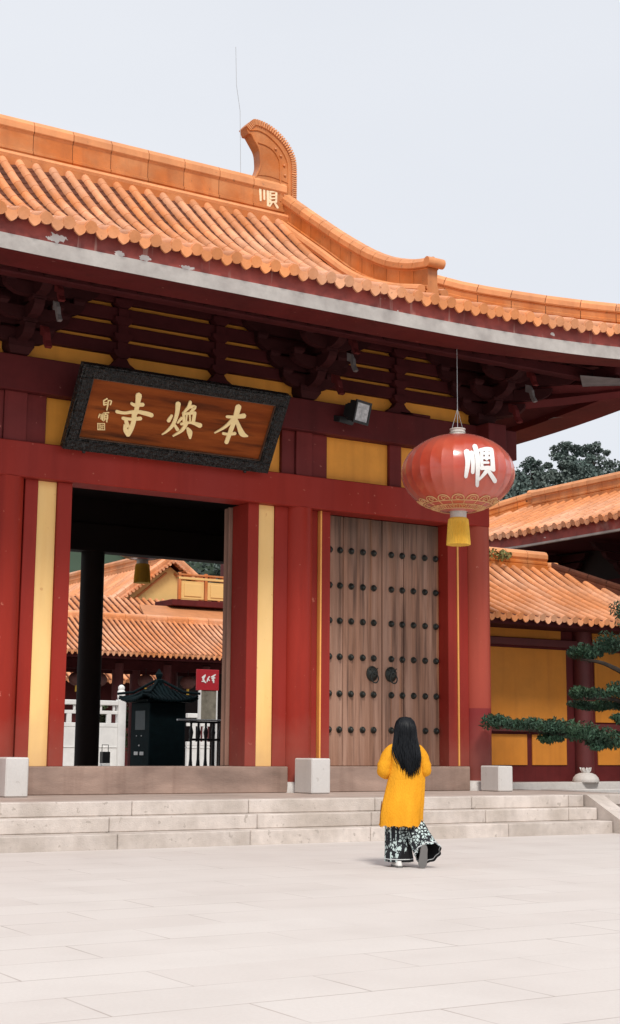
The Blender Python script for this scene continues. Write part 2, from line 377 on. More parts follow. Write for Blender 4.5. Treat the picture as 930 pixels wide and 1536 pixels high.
def ridge_wall(mb, path, h, th, side, joint=.75, cap=True, strip=True, jmi=2, capmi=1, capr=None):
    """a ridge of glazed blocks: path of base points, height h(k), half thickness th, horizontal side vector"""
    side = Vector(side).normalized(); Z = Vector((0,0,1)); path = [Vector(p) for p in path]
    hh = (lambda s: h) if not callable(h) else h
    L = [0]
    for a, b in zip(path, path[1:]): L.append(L[-1]+(b-a).length)
    tot = L[-1]
    def at(s):
        for i in range(len(path)-1):
            if s <= L[i+1] or i == len(path)-2:
                f = (s-L[i])/max(1e-6, (L[i+1]-L[i])); return path[i].lerp(path[i+1], f)
    n = max(1, int(round(tot/joint))); g = .006
    capr = capr or th*1.25
    for i in range(n):
        sa, sb = tot*i/n + g, tot*(i+1)/n - g
        m = 4; rings = []
        for q in range(m+1):
            s = sa+(sb-sa)*q/m; p = at(s); H = hh(s/tot)
            prof = ((-1.25,-.10),(-1.25,.055),(-.95,.075),(-1.1,.095),(-1.1,.14),(-.9,.16),(-.9,H-.05),(-1.12,H-.03),(-1.12,H),(1.12,H),(1.12,H-.03),(.9,H-.05),(.9,.16),(1.1,.14),(1.1,.095),(.95,.075),(1.25,.055),(1.25,-.10)) if strip else \
                   ((-1,-.10),(-1,H),(1,H),(1,-.10))
            rings.append([p + side*(x*th) + Z*z for x, z in prof])
        mb.loft(rings, True, True, 0)
        if cap:
            pts = [at(sa+(sb-sa)*q/m) + Z*(hh((sa+(sb-sa)*q/m)/tot)+capr*.25) for q in range(m+1)]
            mb.tube(pts, capr, 10, capmi)
    core = []
    for q in range(4*n+1):
        s = .03+(tot-.06)*q/(4*n); p = at(s); H = hh(s/tot)
        core.append([p + side*(x*th*.86) + Z*z for x, z in ((-1,-.1),(-1,H-.01),(1,H-.01),(1,-.1))])
    mb.loft(core, True, True, jmi)

def brush(mb, strokes, to3, nrm, depth=.02, mi=0, step=.0012, flare=1.0):
    """calligraphic strokes: list of [(x,y,w)...] in the drawing's own units; to3 maps x,y,lift to 3D"""
    for si, st in enumerate(strokes):
        pts = catmull([(a, b, c) for a, b, c in st], 5) if len(st) > 1 else [Vector(st[0])]
        left, right = [], []
        for k, p in enumerate(pts):
            t = pts[min(k+1, len(pts)-1)] - pts[max(k-1, 0)]; t = Vector((t.x, t.y)).normalized() if (t.x or t.y) else Vector((1, 0))
            nn = Vector((-t.y, t.x)); w = p.z*.5*flare
            left.append((p.x+nn.x*w, p.y+nn.y*w)); right.append((p.x-nn.x*w, p.y-nn.y*w))
        def capp(p, t, w): return [(p.x+(t.x*math.sin(a)-t.y*math.cos(a))*w, p.y+(t.y*math.sin(a)+t.x*math.cos(a))*w) for a in (PI/5, PI/2, PI-PI/5)]
        t1 = Vector((pts[-1].x-pts[-2].x, pts[-1].y-pts[-2].y)).normalized(); t0 = Vector((pts[0].x-pts[1].x, pts[0].y-pts[1].y)).normalized()
        lift = depth + si*step
        # quads per section keeps the outline clean on curves
        n = len(pts)
        fr = [to3(*q, lift) for q in left] + [to3(*q, lift) for q in right]
        bk = [to3(*q, 0) for q in left] + [to3(*q, 0) for q in right]
        fs = [(k, k+1, n+k+1, n+k) for k in range(n-1)]
        fs += [(k+1, k, 2*n+k, 2*n+k+1) for k in range(n-1)] + [(n+k, n+k+1, 3*n+k+1, 3*n+k) for k in range(n-1)]
        fs += [(0, n, 3*n, 2*n), (2*n-1, n-1, 3*n-1, 4*n-1)]
        mb.add(fr+bk, fs, mi)
        for p, t, lr in ((pts[-1], t1, n-1), (pts[0], t0, 0)):
            c = capp(p, t, p.z*.5*flare)
            a = (left[lr], right[lr]) if p is pts[-1] else (right[lr], left[lr])
            ring = [a[0]] + c + [a[1]]
            f3 = [to3(*q, lift-.0004) for q in ring]; b3 = [to3(*q, 0) for q in ring]
            mb.add(f3+b3, [tuple(range(5))] + [(j, j+1, 6+j, 5+j) for j in range(4)], mi)

# ------------------------------------------------------------------ ground
CAMZ = 1.28
def sheet(name, x0, x1, y0, y1, z, m, n=1, label=None):
    mb = MB(); mb.add([(x0,y0,z),(x1,y0,z),(x1,y1,z),(x0,y1,z)], [(0,1,2,3)]); o = mb.build(name, m); tag(o, kind='structure')
    return o
sheet('ground', -900, 900, -300, 1500, -.012, M_hillsoil)
sheet('plaza', -60, 80, -30, 28.0, 0, M_plaza)
PZ = .56
# platform and steps: each course its own stones
PX0, PX1 = 2.4, 17.0
mb = MB()
mb.box(PX0, PX1, 17.82, 28.2, -.01, PZ-.014, 0)
# paving slabs on the platform top
y = 17.82
while y < 28.1:
    y2 = min(y+.78, 28.2); x = PX0 - R.uniform(0, .8)
    while x < PX1:
        x2 = x+1.15
        a, b = max(x, PX0), min(x2, PX1)
        if b-a > .05: mb.bbox(a+.003, b-.003, y+.003, y2-.003, PZ-.05, PZ, .004)
        x = x2
    y = y2
plat = tag(mb.build('platform', M_plat), kind='structure')
mb = MB()
ZR = PZ/3
for k, (yf, yb) in enumerate(((16.86,17.3),(17.2,17.58),(17.5,17.84))):
    zt = ZR*(k+1); x = 2.9 + (0, .9, .35)[k]
    xs = [2.9]
    while xs[-1] < 15.9:
        xs.append(min(xs[-1] + R.uniform(1.5, 2.5), 15.98))
    for a, b in zip(xs, xs[1:]):
        if b-a < .1: continue
        mb.bbox(a+.004, b-.004, yf, yb+ (.35 if k < 2 else 0), zt-ZR-.01 if k == 0 else zt-ZR+.001, zt, .012)
tag(mb.build('steps', M_step), kind='structure')
mb = MB()
for xa, xb in ((2.45, 2.87), (16.0, 16.34)):
    side = [(17.84, PZ+.004), (17.46, PZ+.004), (16.42, .06), (16.42, -.01), (17.84, -.01)]
    mb.prism([Vector((xa, yy, zz)) for yy, zz in side], (xa,0,0), (xb,0,0), 0)
xs = [16.11, 16.98]
mb.bbox(16.345, 17.0, 17.5, 17.82, PZ-.16, PZ, .01); mb.bbox(16.35, 16.98, 17.54, 17.82, -.01, PZ-.165, .01)
tag(mb.build('steps_side_slab', M_step), kind='structure')

# ------------------------------------------------------------------ THE GATE
gate = thing('temple_gate', (9.7, 20.1, PZ), 'large red temple gate with orange tiled roof, open middle doorway and closed studded wooden doors', 'gate')
X0, X1, Y0, Y1 = .33, 19.07, 17.03, 29.97
XL, XM, XR = 7.2, 12.2, 15.9
PT = [(-.4,7.88),(0,8.00),(1.27,8.44),(2.5,8.90),(3.5,9.33),(4.75,10.12),(6.0,11.16),(6.47,11.58)]
def lift_(x, y):
    dx = min(x-X0, X1-x); dy = min(y-Y0, Y1-y); t = min(dx, dy); al = max(dx, dy)
    return .42*max(0., 1-max(al, 0)/6.85)**2.2*max(0., 1-max(t, 0)/6.5)
GX = 5.17
# roof tiles, front
mb = MB()
def Hf(u, t): return interp(PT, t) + lift_(X0+u, Y0+max(t, 0))
W = X1-X0
def tmf(u):
    d = min(u, W-u); return 6.40 if d > GX+.1 else min(d, 6.40)
tile_roof(mb, (X0, Y0, 0), (1,0,0), (0,1,0), Hf, .05, W-.05, .31, tmf, r=.086, seg=.36)
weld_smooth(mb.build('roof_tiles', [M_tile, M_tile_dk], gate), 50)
mb = MB()
D = Y1-Y0
def Hs(u, t): return interp(PT, t) + lift_(X1-max(t, 0), Y0+u)
tile_roof(mb, (X1, Y0, 0), (0,1,0), (-1,0,0), Hs, .05, D-.05, .335, lambda u: min(u, D-u, GX), r=.082, seg=.5)
tile_roof(mb, (X0, Y0, 0), (0,1,0), (1,0,0), Hs, .05, D-.05, .335, lambda u: min(u, D-u, GX), r=.082, seg=.6)
tile_roof(mb, (X0, Y1, 0), (1,0,0), (0,-1,0), Hf, .05, W-.05, .335, tmf, r=.082, seg=.6)
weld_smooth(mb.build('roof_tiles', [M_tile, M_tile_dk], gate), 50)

# eave boards, mitred around the four sides
def perim(t, z, n=40):
    pts = []
    xa, xb, ya, yb = X0+t, X1-t, Y0+t, Y1-t
    for k in range(n): x = xa+(xb-xa)*k/n; pts.append((x, ya))
    for k in range(n//2): y = ya+(yb-ya)*k/(n//2); pts.append((xb, y))
    for k in range(n): x = xb+(xa-xb)*k/n; pts.append((x, yb))
    for k in range(n//2): y = yb+(ya-yb)*k/(n//2); pts.append((xa, y))
    # lift is measured at the eave so boards stay parallel
    out = []
    for x, y in pts:
        dx = min(x-X0, X1-x); dy = min(y-Y0, Y1-y); al = max(dx, dy)-t*(1 if dx != dy else 0)
        out.append(Vector((x, y, z + .42*max(0., 1-max(al, 0)/6.85)**2.2*max(0, 1-t/9))))
    return out
def ringboard(name, prof, m):
    mb = MB(); loops = [perim(t, z) for t, z in prof]; loops.append(loops[0])
    n = len(loops[0]); vs = [p for l in loops for p in l]; fs = []
    for k in range(len(loops)-1):
        for j in range(n):
            a = k*n+j; b = k*n+(j+1) % n; fs.append((a, a+n, b+n, b))
    mb.add(vs, fs, 0, .5)
    return mb.build(name, m, gate)
ringboard('fascia_board', [(0,7.70),(0,7.955),(.10,7.97),(.10,7.70)], M_fascia)
ringboard('eave_lip', [(-.022,7.49),(-.022,7.696),(.10,7.696),(.10,7.49)], M_lip)
ringboard('eave_soffit', [(-.016,7.486),(.66,7.50),(.66,7.62),(.105,7.62)], M_soffit)
mb = MB(); loops = [perim(t, z) for t, z in ((.66,7.615),(1.4,7.80),(2.95,8.50))]
n = len(loops[0]); fs = [(k*n+j, (k+1)*n+j, (k+1)*n+(j+1) % n, k*n+(j+1) % n) for k in range(2) for j in range(n)]
mb.add([p for l in loops for p in l], fs); mb.build('rafter_ceiling', M_dark, gate)
# round rafters under the eave
mb = MB()
x = 1.3
while x < 18.2:
    za = perim
    l = .42*max(0., 1-max(min(x-X0, X1-x)-.66, 0)/6.85)**2.2*.9
    mb.tube([(x, 17.72, 7.60+l*.95), (x, 18.45, 7.76+l*.85), (x, 19.95, 8.42+l*.6)], .045, 6)
    x += .36
mb.build('rafters', M_bracket, gate)

# main ridge
mb = MB()
RZ = 11.55
ridge_wall(mb, [(5.6,23.5,RZ),(13.85,23.5,RZ)], .52, .15, (0,1,0), .78)
mb.tube([(5.5,23.24,RZ-.06),(13.8,23.24,RZ-.06)], .07, 8, 1)
mb.tube([(5.5,23.76,RZ-.06),(13.8,23.76,RZ-.06)], .07, 8, 1)
mb.box(5.5,13.8,23.19,23.81,11.15,RZ-.07,0)
weld_smooth(mb.build('main_ridge', [M_ridge, M_ridgecap, M_joint], gate))

# swallow-tail ridge end
ow = [(12.93,13.225),(13.03,13.345),(13.115,13.405),(13.31,13.399),(13.527,13.335),(13.726,13.221),(13.887,13.079),(14.009,12.891),(14.062,12.687),(14.072,12.293),(14.071,11.60)]
iw = [(12.98,13.10),(13.04,13.10),(13.122,12.987),(13.232,12.817),(13.264,12.611),(13.257,12.468),(13.191,12.311),(13.097,12.167),(12.93,12.08)]
owc = [tuple(p)[:2] for p in catmull([(a, b, 0) for a, b in ow], 4)]
iwc = [tuple(p)[:2] for p in catmull([(a, b, 0) for a, b in iw[1:]], 4)]
def ridge_end(mirror):
    f = (lambda x: 19.4-x) if mirror else (lambda x: x)
    poly = owc + [(12.93, 11.50)] + list(reversed(iwc)) + [iw[0]]
    yf, yb = 23.37, 23.63
    mb = MB()
    pts = [Vector((f(x), yf, z)) for x, z in poly]
    mb.prism(pts, (0,yf,0), (0,yb,0), 0)
    o = mb.build('ridge_end_ornament', [M_ridge], gate)
    # raised comb band along the outer edge
    mb = MB(); n = len(owc)
    def inner(k, d):
        x, z = owc[k]; a = owc[max(k-1,0)]; b = owc[min(k+1, n-1)]
        t = Vector((b[0]-a[0], b[1]-a[1])).normalized(); return (x + t.y*d, z - t.x*d) if True else None
    for k in range(n-1):
        x0, z0 = owc[k]; x1, z1 = owc[k+1]
        a0 = inner(k, 0.); b0 = inner(k, .10); a1 = inner(k+1, 0.); b1 = inner(k+1, .10)
        m = max(1, int(round(math.hypot(x1-x0, z1-z0)/.042)))
        for q in range(m):
            fa, fb = (q+.12)/m, (q+.72)/m
            L = lambda A, B, s: (A[0]+(B[0]-A[0])*s, A[1]+(B[1]-A[1])*s)
            p = [L(a0,a1,fa), L(a0,a1,fb), L(b0,b1,fb), L(b0,b1,fa)]
            # outward by .015
            c = (13.3, 12.3)
            p = [((x-c[0])*(1.018 if i < 2 else 1)+c[0], (z-c[1])*(1.018 if i < 2 else 1)+c[1]) for i, (x, z) in enumerate(p)]
            mb.prism([Vector((f(x), yf-.03, z)) for x, z in p], (0,yf-.03,0), (0,yb+.03,0), 0)
    mb.build('comb_fins', [M_ridgecap], o)
    # moulded arcs and studs
    mb = MB()
    def arc(pl, r):
        cp = catmull([(f(x), yf-.004, z) for x, z in pl], 5); mb.tube(cp, r, 6, 0)
    arc([(13.022,13.181),(13.196,13.219),(13.392,13.177),(13.59,13.063),(13.75,12.921),(13.872,12.715),(13.905,12.44),(13.905,11.75)], .022)
    arc([(13.2,12.961),(13.356,12.954),(13.534,12.888),(13.654,12.755),(13.705,12.57),(13.725,11.861)], .018)
    arc([(12.98,13.11),(13.04,13.10),(13.122,12.987),(13.232,12.817),(13.264,12.611),(13.257,12.468),(13.191,12.311),(13.097,12.167),(12.93,12.08)], .02)
    arc([(13.19,12.30),(13.5,12.33),(13.9,12.28)], .012)
    for x, z in ((13.60,12.92),(13.72,12.80),(13.80,12.62),(13.82,12.42),(13.82,12.20),(13.82,12.0)):
        mb.sphere((f(x), yf, z), .032, 8, 6)
    mb.build('moulding', [M_joint if False else M_ridge], o)
    if not mirror:
        mb = MB()
        A = (.0019,.00003,12.4655); B = (.0004,-.0018,13.5322)
        def to3(x, y, l): return Vector((A[0]*x+A[1]*y+A[2], yf-l, B[0]*x+B[1]*y+B[2]))
        st = [[(400,900,24),(404,980,22),(408,1062,18)],[(448,925,20),(450,1050,18)],[(488,868,22),(492,1000,24),(494,1150,22)],[(512,925,18),(602,922,18)],
              [(520,962,20),(520,1085,20)],[(592,955,20),(588,1085,20)],[(560,930,16),(548,960,16)],[(520,965,16),(590,962,16)],[(522,1004,14),(586,1002,14)],[(522,1042,14),(586,1040,14)],[(520,1082,16),(590,1080,16)],[(535,1092,16),(500,1150,12)],[(570,1092,16),(604,1146,22)]]
        brush(mb, st, to3, None, .018, flare=1.15)
        mb.build('ridge_character', M_ridgechar, o)
    return o
ridge_end(False); ridge_end(True)

# gable ridges (run down the slope) and hip ridges (run to the corners)
base = [(23.31,11.33),(21.78,10.27),(20.61,9.47),(19.56,9.00),(18.60,8.70)]
topz = [(18.60,9.20),(19.15,9.31),(19.84,9.57),(20.92,10.17),(22.1,10.97),(23.5,11.95)]
basez = [(18.6,8.70),(19.56,9.00),(20.61,9.47),(21.78,10.27),(23.31,11.33)]
for (xx, sy) in ((13.9, 1), (5.5, 1), (13.9, -1), (5.5, -1)):
    ys = [23.4 - i*(23.4-18.62)/16 for i in range(17)]
    path = [Vector((xx, y if sy == 1 else 47-y, interp(basez, y))) for y in ys]
    mb = MB()
    hfun = lambda s: interp(topz, 23.4-(23.4-18.62)*s) - interp(basez, 23.4-(23.4-18.62)*s)
    ridge_wall(mb, path, hfun, .11, (1,0,0), .42)
    e = path[-1]; z = e.z+hfun(1)+.02; dy = -.05 if sy == 1 else .05
    mb.tube([(xx-.17, e.y+dy, z+.03), (xx+.17, e.y+dy, z+.03)], .085, 12, 1)
    # edge tile rows each side
    for s in (-1, 1):
        mb.tube([p + Vector((s*.24, 0, .06)) for p in path], .085, 8, 1)
    weld_smooth(mb.build('gable_ridge', [M_ridge, M_ridgecap, M_joint], gate))
for (sx, sy) in ((1,1),(-1,1),(1,-1),(-1,-1)):
    path = []
    for i in range(15):
        d = 5.1 - i*(5.1+.02)/14
        x = X1-d; y = Y0+d; z = interp(PT, d) + .42*max(0, 1-d/6.85)**2.2*max(0, 1-d/6.5)
        # flick the last piece up
        z += .02 + .10*max(0, (1.0-d))**2
        path.append(Vector((x if sx == 1 else 19.4-x, y if sy == 1 else 47-y, z)))
    mb = MB(); ridge_wall(mb, path, .30, .11, (1,sx*sy,0), .62)
    e = path[-1]
    mb.sphere((e.x, e.y, e.z+.33), .14, 10, 8, 1)
    weld_smooth(mb.build('hip_ridge', [M_ridge, M_ridgecap, M_joint], gate))
for xx in (13.72, 5.6):
    mb = MB(); mb.prism([Vector((xx, y, z)) for y, z in ((22.1,10.3),(24.9,10.3),(23.5,11.6))], (0,0,0), (.08,0,0)); mb.build('gable_panel', M_beam, gate)

# columns
def column(x, y, z0, z1, r, m, parent=gate, name='column', taper=.985):
    mb = MB(); mb.lathe((x, y, 0), [(r, z0), (r, z0+(z1-z0)*.4), (r*taper, z1)], 40, cap=True)
    return weld_smooth(mb.build(name, m, parent))
def plinth(x, y, r, z):
    mb = MB(); mb.lathe((x, y, 0), [(r*1.55, z-.005), (r*1.55, z+.03), (r*1.5, z+.07), (r*1.42, z+.12), (r*1.25, z+.155), (r*1.12, z+.165)], 36)
    return weld_smooth(mb.build('column_base', M_stone, gate), 40)
for x, m in ((3.5, M_redcol), (XL, M_redcol), (XM, M_redcol), (XR, M_colfoot)):
    yy = 20.10
    column(x, yy, PZ+.16, 5.14, .255, m); plinth(x, yy, .24, PZ)
for x in (3.5, 7.8, 11.6, 15.9):
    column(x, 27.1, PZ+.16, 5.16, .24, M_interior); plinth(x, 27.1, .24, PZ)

# beams
def bx(name, m, x0, x1, y0, y1, z0, z1, parent=gate, b=.012):
    mb = MB(); mb.bbox(x0, x1, y0, y1, z0, z1, b); return mb.build(name, m, parent)
bx('lintel_beam', M_beam if False else M_red, 3.1, 16.05, 19.86, 20.3, 5.14, 5.67)
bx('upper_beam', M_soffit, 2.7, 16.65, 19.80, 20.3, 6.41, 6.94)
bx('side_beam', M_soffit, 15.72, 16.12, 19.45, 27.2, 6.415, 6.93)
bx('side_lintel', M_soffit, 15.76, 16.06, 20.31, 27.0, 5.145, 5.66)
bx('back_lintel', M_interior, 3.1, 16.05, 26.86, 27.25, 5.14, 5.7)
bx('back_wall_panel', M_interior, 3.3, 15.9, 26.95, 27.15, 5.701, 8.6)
bx('side_wall', M_yel, 15.82, 16.0, 20.36, 26.85, PZ, 5.144)
bx('side_wall_panel', M_yel, 15.82, 16.0, 20.31, 26.94, 5.661, 8.5)
bx('side_wall', M_yel, 3.4, 3.58, 20.36, 26.85, PZ, 8.5)
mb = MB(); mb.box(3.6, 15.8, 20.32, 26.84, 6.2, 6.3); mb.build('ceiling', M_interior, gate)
bx('inner_side_lining', M_interior, 15.76, 15.815, 20.6, 26.8, PZ+.01, 6.19)  # dark sheet over the wall, interior shade carried by its colour
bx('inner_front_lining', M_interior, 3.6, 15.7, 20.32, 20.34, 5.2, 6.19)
# frieze between the two beams
for x0, x1 in ((7.72, 11.80), (12.68, 13.95), (14.20, 15.45), (3.9, 6.7)):
    bx('frieze_panel', M_yel, x0, x1, 20.02, 20.2, 5.672, 6.408, b=.004)
for x0, x1, yy in ((6.7,7.05,19.93),(7.05,7.40,19.90),(7.40,7.72,19.95),(11.80,12.05,19.95),(12.05,12.36,19.90),(12.36,12.68,19.95),(13.95,14.20,19.95),(15.45,15.68,19.95),(15.68,16.12,19.88)):
    bx('frieze_post', M_beam, x0+.002, x1-.002, yy, 20.25, 5.671, 6.409, b=.006)

# bay framing below the lintel
for x0, x1, m, nm, yy in ((7.455,7.66,M_red,'jamb',20.0),(7.66,7.96,M_strip,'yellow_strip',20.03),(7.96,8.19,M_red,'jamb',19.98),
                 (11.21,11.41,M_red,'jamb',19.98),(11.41,11.72,M_strip,'yellow_strip',20.03),(11.72,11.965,M_red,'jamb',20.0),
                 (12.43,12.58,M_red,'jamb',20.06),(12.62,12.79,M_red,'jamb',20.0),(15.22,15.415,M_red,'jamb',20.0),(15.45,15.66,M_red,'jamb',20.0),
                 (6.70,6.95,M_red,'jamb',20.0)):
    bx(nm, m, x0+.001, x1-.001, yy, 20.5, .965, 5.139, b=.006)
for x0 in (12.585, 15.417):
    bx('gold_trim', M_gold, x0, x0+.03, 19.985, 20.1, .97, 5.138, b=.004)
# left bay closed wall (out of the photograph's frame)
bx('jamb', M_red, 3.74, 6.72, 20.06, 20.3, .965, 5.139)
# thresholds
bx('threshold', M_thresh, 7.44, 11.93, 19.86, 20.5, PZ+.001, .965, b=.012)
bx('threshold', M_thresh, 12.60, 15.58, 19.88, 20.5, PZ+.001, .965, b=.012)
bx('threshold', M_thresh, 3.75, 6.96, 19.88, 20.5, PZ+.001, .964, b=.012)
for xx in (7.42, 11.93, 12.62, 15.52): pass

# closed double door
DY = 20.26
studmesh = None
for li, (xa, xb) in enumerate(((12.80, 14.008), (14.016, 15.22))):
    mb = MB()
    cuts = [0, .29, .345, .80, 1.0] if li == 0 else [0, .33, .37, .80, 1.0]
    ks = [xa+(xb-xa)*c for c in cuts]
    for k, (a, b) in enumerate(zip(ks, ks[1:])):
        mb.bbox(a+.002, b-.002, DY+(.0 if k % 2 == 0 else .008), DY+.08, .97, 5.13, .006)
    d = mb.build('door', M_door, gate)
    tag(d, ('left leaf' if li == 0 else 'right leaf') + ' of the closed weathered wooden door')
    cx = (12.941,13.144,13.373,13.609,13.833) if li == 0 else (14.196,14.425,14.662,14.907,15.143)
    for i, z in enumerate((4.55,3.95,3.36,2.76,2.15,1.56)):
        for x in cx:
            if studmesh is None:
                mb = MB(); c = Vector((x, DY, z)) - wl(gate)
                prof = [(.056,.0),(.056,.012),(.046,.016),(.043,.035),(.030,.056),(.012,.066)]
                mb.loft([[Vector((math.cos(2*PI*j/14)*r_, -h_, math.sin(2*PI*j/14)*r_)) for j in range(14)] for r_, h_ in prof], True, True)
                s_ = mb.build('door_stud', M_iron); weld_smooth(s_, 60); studmesh = s_.data; s_.parent = d
            else:
                s_ = bpy.data.objects.new('door_stud', studmesh); col.objects.link(s_); s_.parent = d
            s_.location = Vector((x, DY, z)) - wl(gate)
    # beast-mask knocker
    kx = 13.80 if li == 0 else 14.185
    mb = MB()
    mb.loft([[Vector((kx+math.cos(2*PI*j/20)*r_, DY-h_, 2.5+math.sin(2*PI*j/20)*r_*1.12)) for j in range(20)] for r_, h_ in ((.115,-.001),(.115,.02),(.10,.035),(.085,.05),(.045,.075),(.02,.08))], True, True)
    for sx in (-1, 1):
        mb.sphere((kx+sx*.035, DY-.07, 2.535), .018, 8, 6); mb.tube([(kx+sx*.05,DY-.05,2.56),(kx+sx*.09,DY-.06,2.60)], [.016,.006], 6)
    mb.sphere((kx, DY-.085, 2.50), .022, 8, 6)
    mb.tube([(kx+math.cos(a)*.075, DY-.085+.02*math.sin(a), 2.43+math.sin(a)*.085) for a in [2*PI*j/20 for j in range(21)]], .012, 6)
    mb.build('door_knocker', M_iron, d)
bx('door_rail', M_dark, 12.8, 15.22, 20.345, 20.44, .97, 5.13)
# opened leaves of the middle doorway
for sx in (1, -1):
    hx = 11.19 if sx == 1 else 8.21
    rot = Matrix.Rotation(sx*math.radians(32), 3, 'Z')
    mb = MB(); mb.box(hx if sx == 1 else hx-1.4, hx+1.4 if sx == 1 else hx, 20.56, 20.66, .97, 5.12, rot=rot, piv=(hx, 20.56, 3))
    mb.build('door', M_leaf, gate)
bx('door_frame_post', M_leaf, 11.155, 11.245, 20.52, 20.58, .966, 5.135, b=.008)

# bracket zone: stacked wall beams over yellow infill
for x0, x1 in ((3.6, XL-.1), (XL+.1, XM-.1), (XM+.1, XR-.1)):
    bx('frieze_panel', M_yel, x0, x1, 20.0, 20.2, 6.945, 8.35, b=.003)
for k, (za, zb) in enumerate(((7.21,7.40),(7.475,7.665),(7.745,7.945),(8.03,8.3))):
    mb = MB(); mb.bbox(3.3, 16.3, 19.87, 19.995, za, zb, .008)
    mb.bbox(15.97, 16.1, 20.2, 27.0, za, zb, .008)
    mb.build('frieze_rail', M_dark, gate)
def strut(x, wide=False):
    mb = MB()
    # splayed foot
    foot = [(-.30,6.95),(-.24,6.99),(-.13,7.06),(-.075,7.14),(-.07,7.21),(.07,7.21),(.075,7.14),(.13,7.06),(.24,6.99),(.30,6.95)]
    mb.prism([Vector((x+a, 19.84, z)) for a, z in foot], (0,0,0), (0,.15,0))
    for z in (7.155, 7.415, 7.68, 7.96):
        mb.prism([Vector((x+a, 19.80, z+dz)) for a, dz in ((-.08,-.02),(-.15,.05),(-.15,.11),(.15,.11),(.15,.05),(.08,-.02))], (0,0,0), (0,.18,0))
        mb.bbox(x-.085, x+.085, 19.825, 19.99, z+.11, z+.25, .004)
    return mb.build('frieze_strut', M_dark, gate)
for x in (5.35, 8.87, 10.57, 14.10): strut(x)
bx('frieze_plate', M_soffit, 14.1, 14.75, 19.84, 19.99, 6.95, 7.0)

def arm(mb, c, d, length, z, h=.19, w=.15):
    """bow-shaped arm from c along horizontal d with a rounded lower end"""
    d = Vector(d).normalized(); s = Vector((-d.y, d.x, 0))
    prof = [(0,0),(length-.30,0),(length-.18,.02),(length-.08,.07),(length-.02,.13),(length,h),(0,h)]
    poly = [Vector((c[0], c[1], z)) + d*a + Vector((0,0,b)) - s*(w/2) for a, b in prof]
    mb.prism(poly, (0,0,0), s*w)
def dou(mb, x, y, z, w=.26, h=.12):
    mb.lathe((x, y, 0), [(w*.5, z), (w*.70, z+h*.5), (w*.70, z+h)], 4, rot=PI/4)
def bracket(x, corner=False):
    mb = MB(); y = 19.9
    dou(mb, x, y, 6.95, .40, .20)
    zs = (7.12, 7.38, 7.64, 7.92)
    for k, z in enumerate(zs):
        for s in (-1, 1): arm(mb, (x, y-.08, 0), (s,0,0), .52+.24*k, z, .20, .14); 
        for s in (-1, 1):
            dou(mb, x+s*(.42+.24*k), y-.08, z+.19, .2, .09)
        L = .42+.34*k
        if k < 3: arm(mb, (x, y, 0), (0,-1,0), L+.12, z, .20, .16); dou(mb, x, y-L, z+.19, .22, .09)
        if corner:
            arm(mb, (x, y, 0), (1,0,0), L+.2, z, .2, .16)
            if k < 3: arm(mb, (x, y, 0), (1,-1,0), (L+.15)*1.41, z, .2, .18)
        if 0 < k < 4:
            yy = y-(.42+.34*(k-1))
            for s in (-1, 1): arm(mb, (x, yy, 0), (s,0,0), .52 if k < 3 else .8, z, .19, .13); dou(mb, x+s*(.42 if k < 3 else .7), yy, z+.19, .2, .09)
            if corner:
                xx2 = x+(.42+.34*(k-1))
                for s in (-1, 1): arm(mb, (xx2, y, 0), (0,s,0), .52, z, .19, .13)
    o = mb.build('bracket_set', M_bracket, gate)
    # hooked cantilever noses with paler painted undersides
    prof = [(.0,.16),(-.10,.12),(-.17,.02),(-.20,-.10),(-.27,-.20),(-.20,-.215),(-.14,-.13),(-.10,-.02),(0,.02)]
    for zz, out, mm, sc_ in ((7.36, 1.12, M_nose, .95), (7.62, 1.16, M_soffit, .8), (7.10, .66, M_soffit, 1.05)):
        mb = MB(); mb.prism([Vector((x+.10, y-out+a*sc_, zz+b*sc_)) for a, b in prof], (0,0,0), (.055 if mm is M_nose else .09,0,0))
        mb.build('bracket_nose', mm, o)
    return o
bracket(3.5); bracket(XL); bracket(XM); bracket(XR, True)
# outer purlins, corner beam
mb = MB(); mb.bbox(1.5, 17.75, 18.46, 18.66, 7.70, 7.90, .02); mb.build('eave_purlin', M_dark, gate)
mb = MB(); mb.bbox(17.30, 17.50, 17.9, 28.6, 7.70, 7.90, .02); mb.build('eave_purlin', M_dark, gate)
mb = MB(); mb.tube([(15.9,20.1,7.75),(17.4,18.6,7.62),(18.75,17.35,7.78)], [.16,.15,.12], 4); mb.build('corner_beam', M_soffit, gate)
mb = MB(); mb.tube([(15.95,20.02,7.35),(17.0,18.98,7.42),(17.9,18.1,7.52)], [.12,.11,.09], 4); mb.build('corner_beam', M_soffit, gate)
for quad in (((16.62,18.07),(17.40,17.84),(17.86,18.36),(17.22,18.66)), ((18.38,20.75),(18.70,20.5),(18.72,21.3),(18.45,21.2))):
    mb = MB(); mb.prism([Vector((a, b, 7.605)) for a, b in quad], (0,0,0), (0,0,.008)); mb.build('soffit_panel', M_nose, gate)
# lightning wire on the ridge
mb = MB(); mb.tube([(12.90,23.5,12.1),(12.88,23.5,12.9),(12.86,23.5,13.6),(12.77,23.5,14.1),(12.74,23.5,14.9)], .006, 5)
tag(recenter(mb.build('lightning_rod', M_steel)), 'thin wire rod rising from the roof ridge beside the curved ridge end', 'lightning rod')

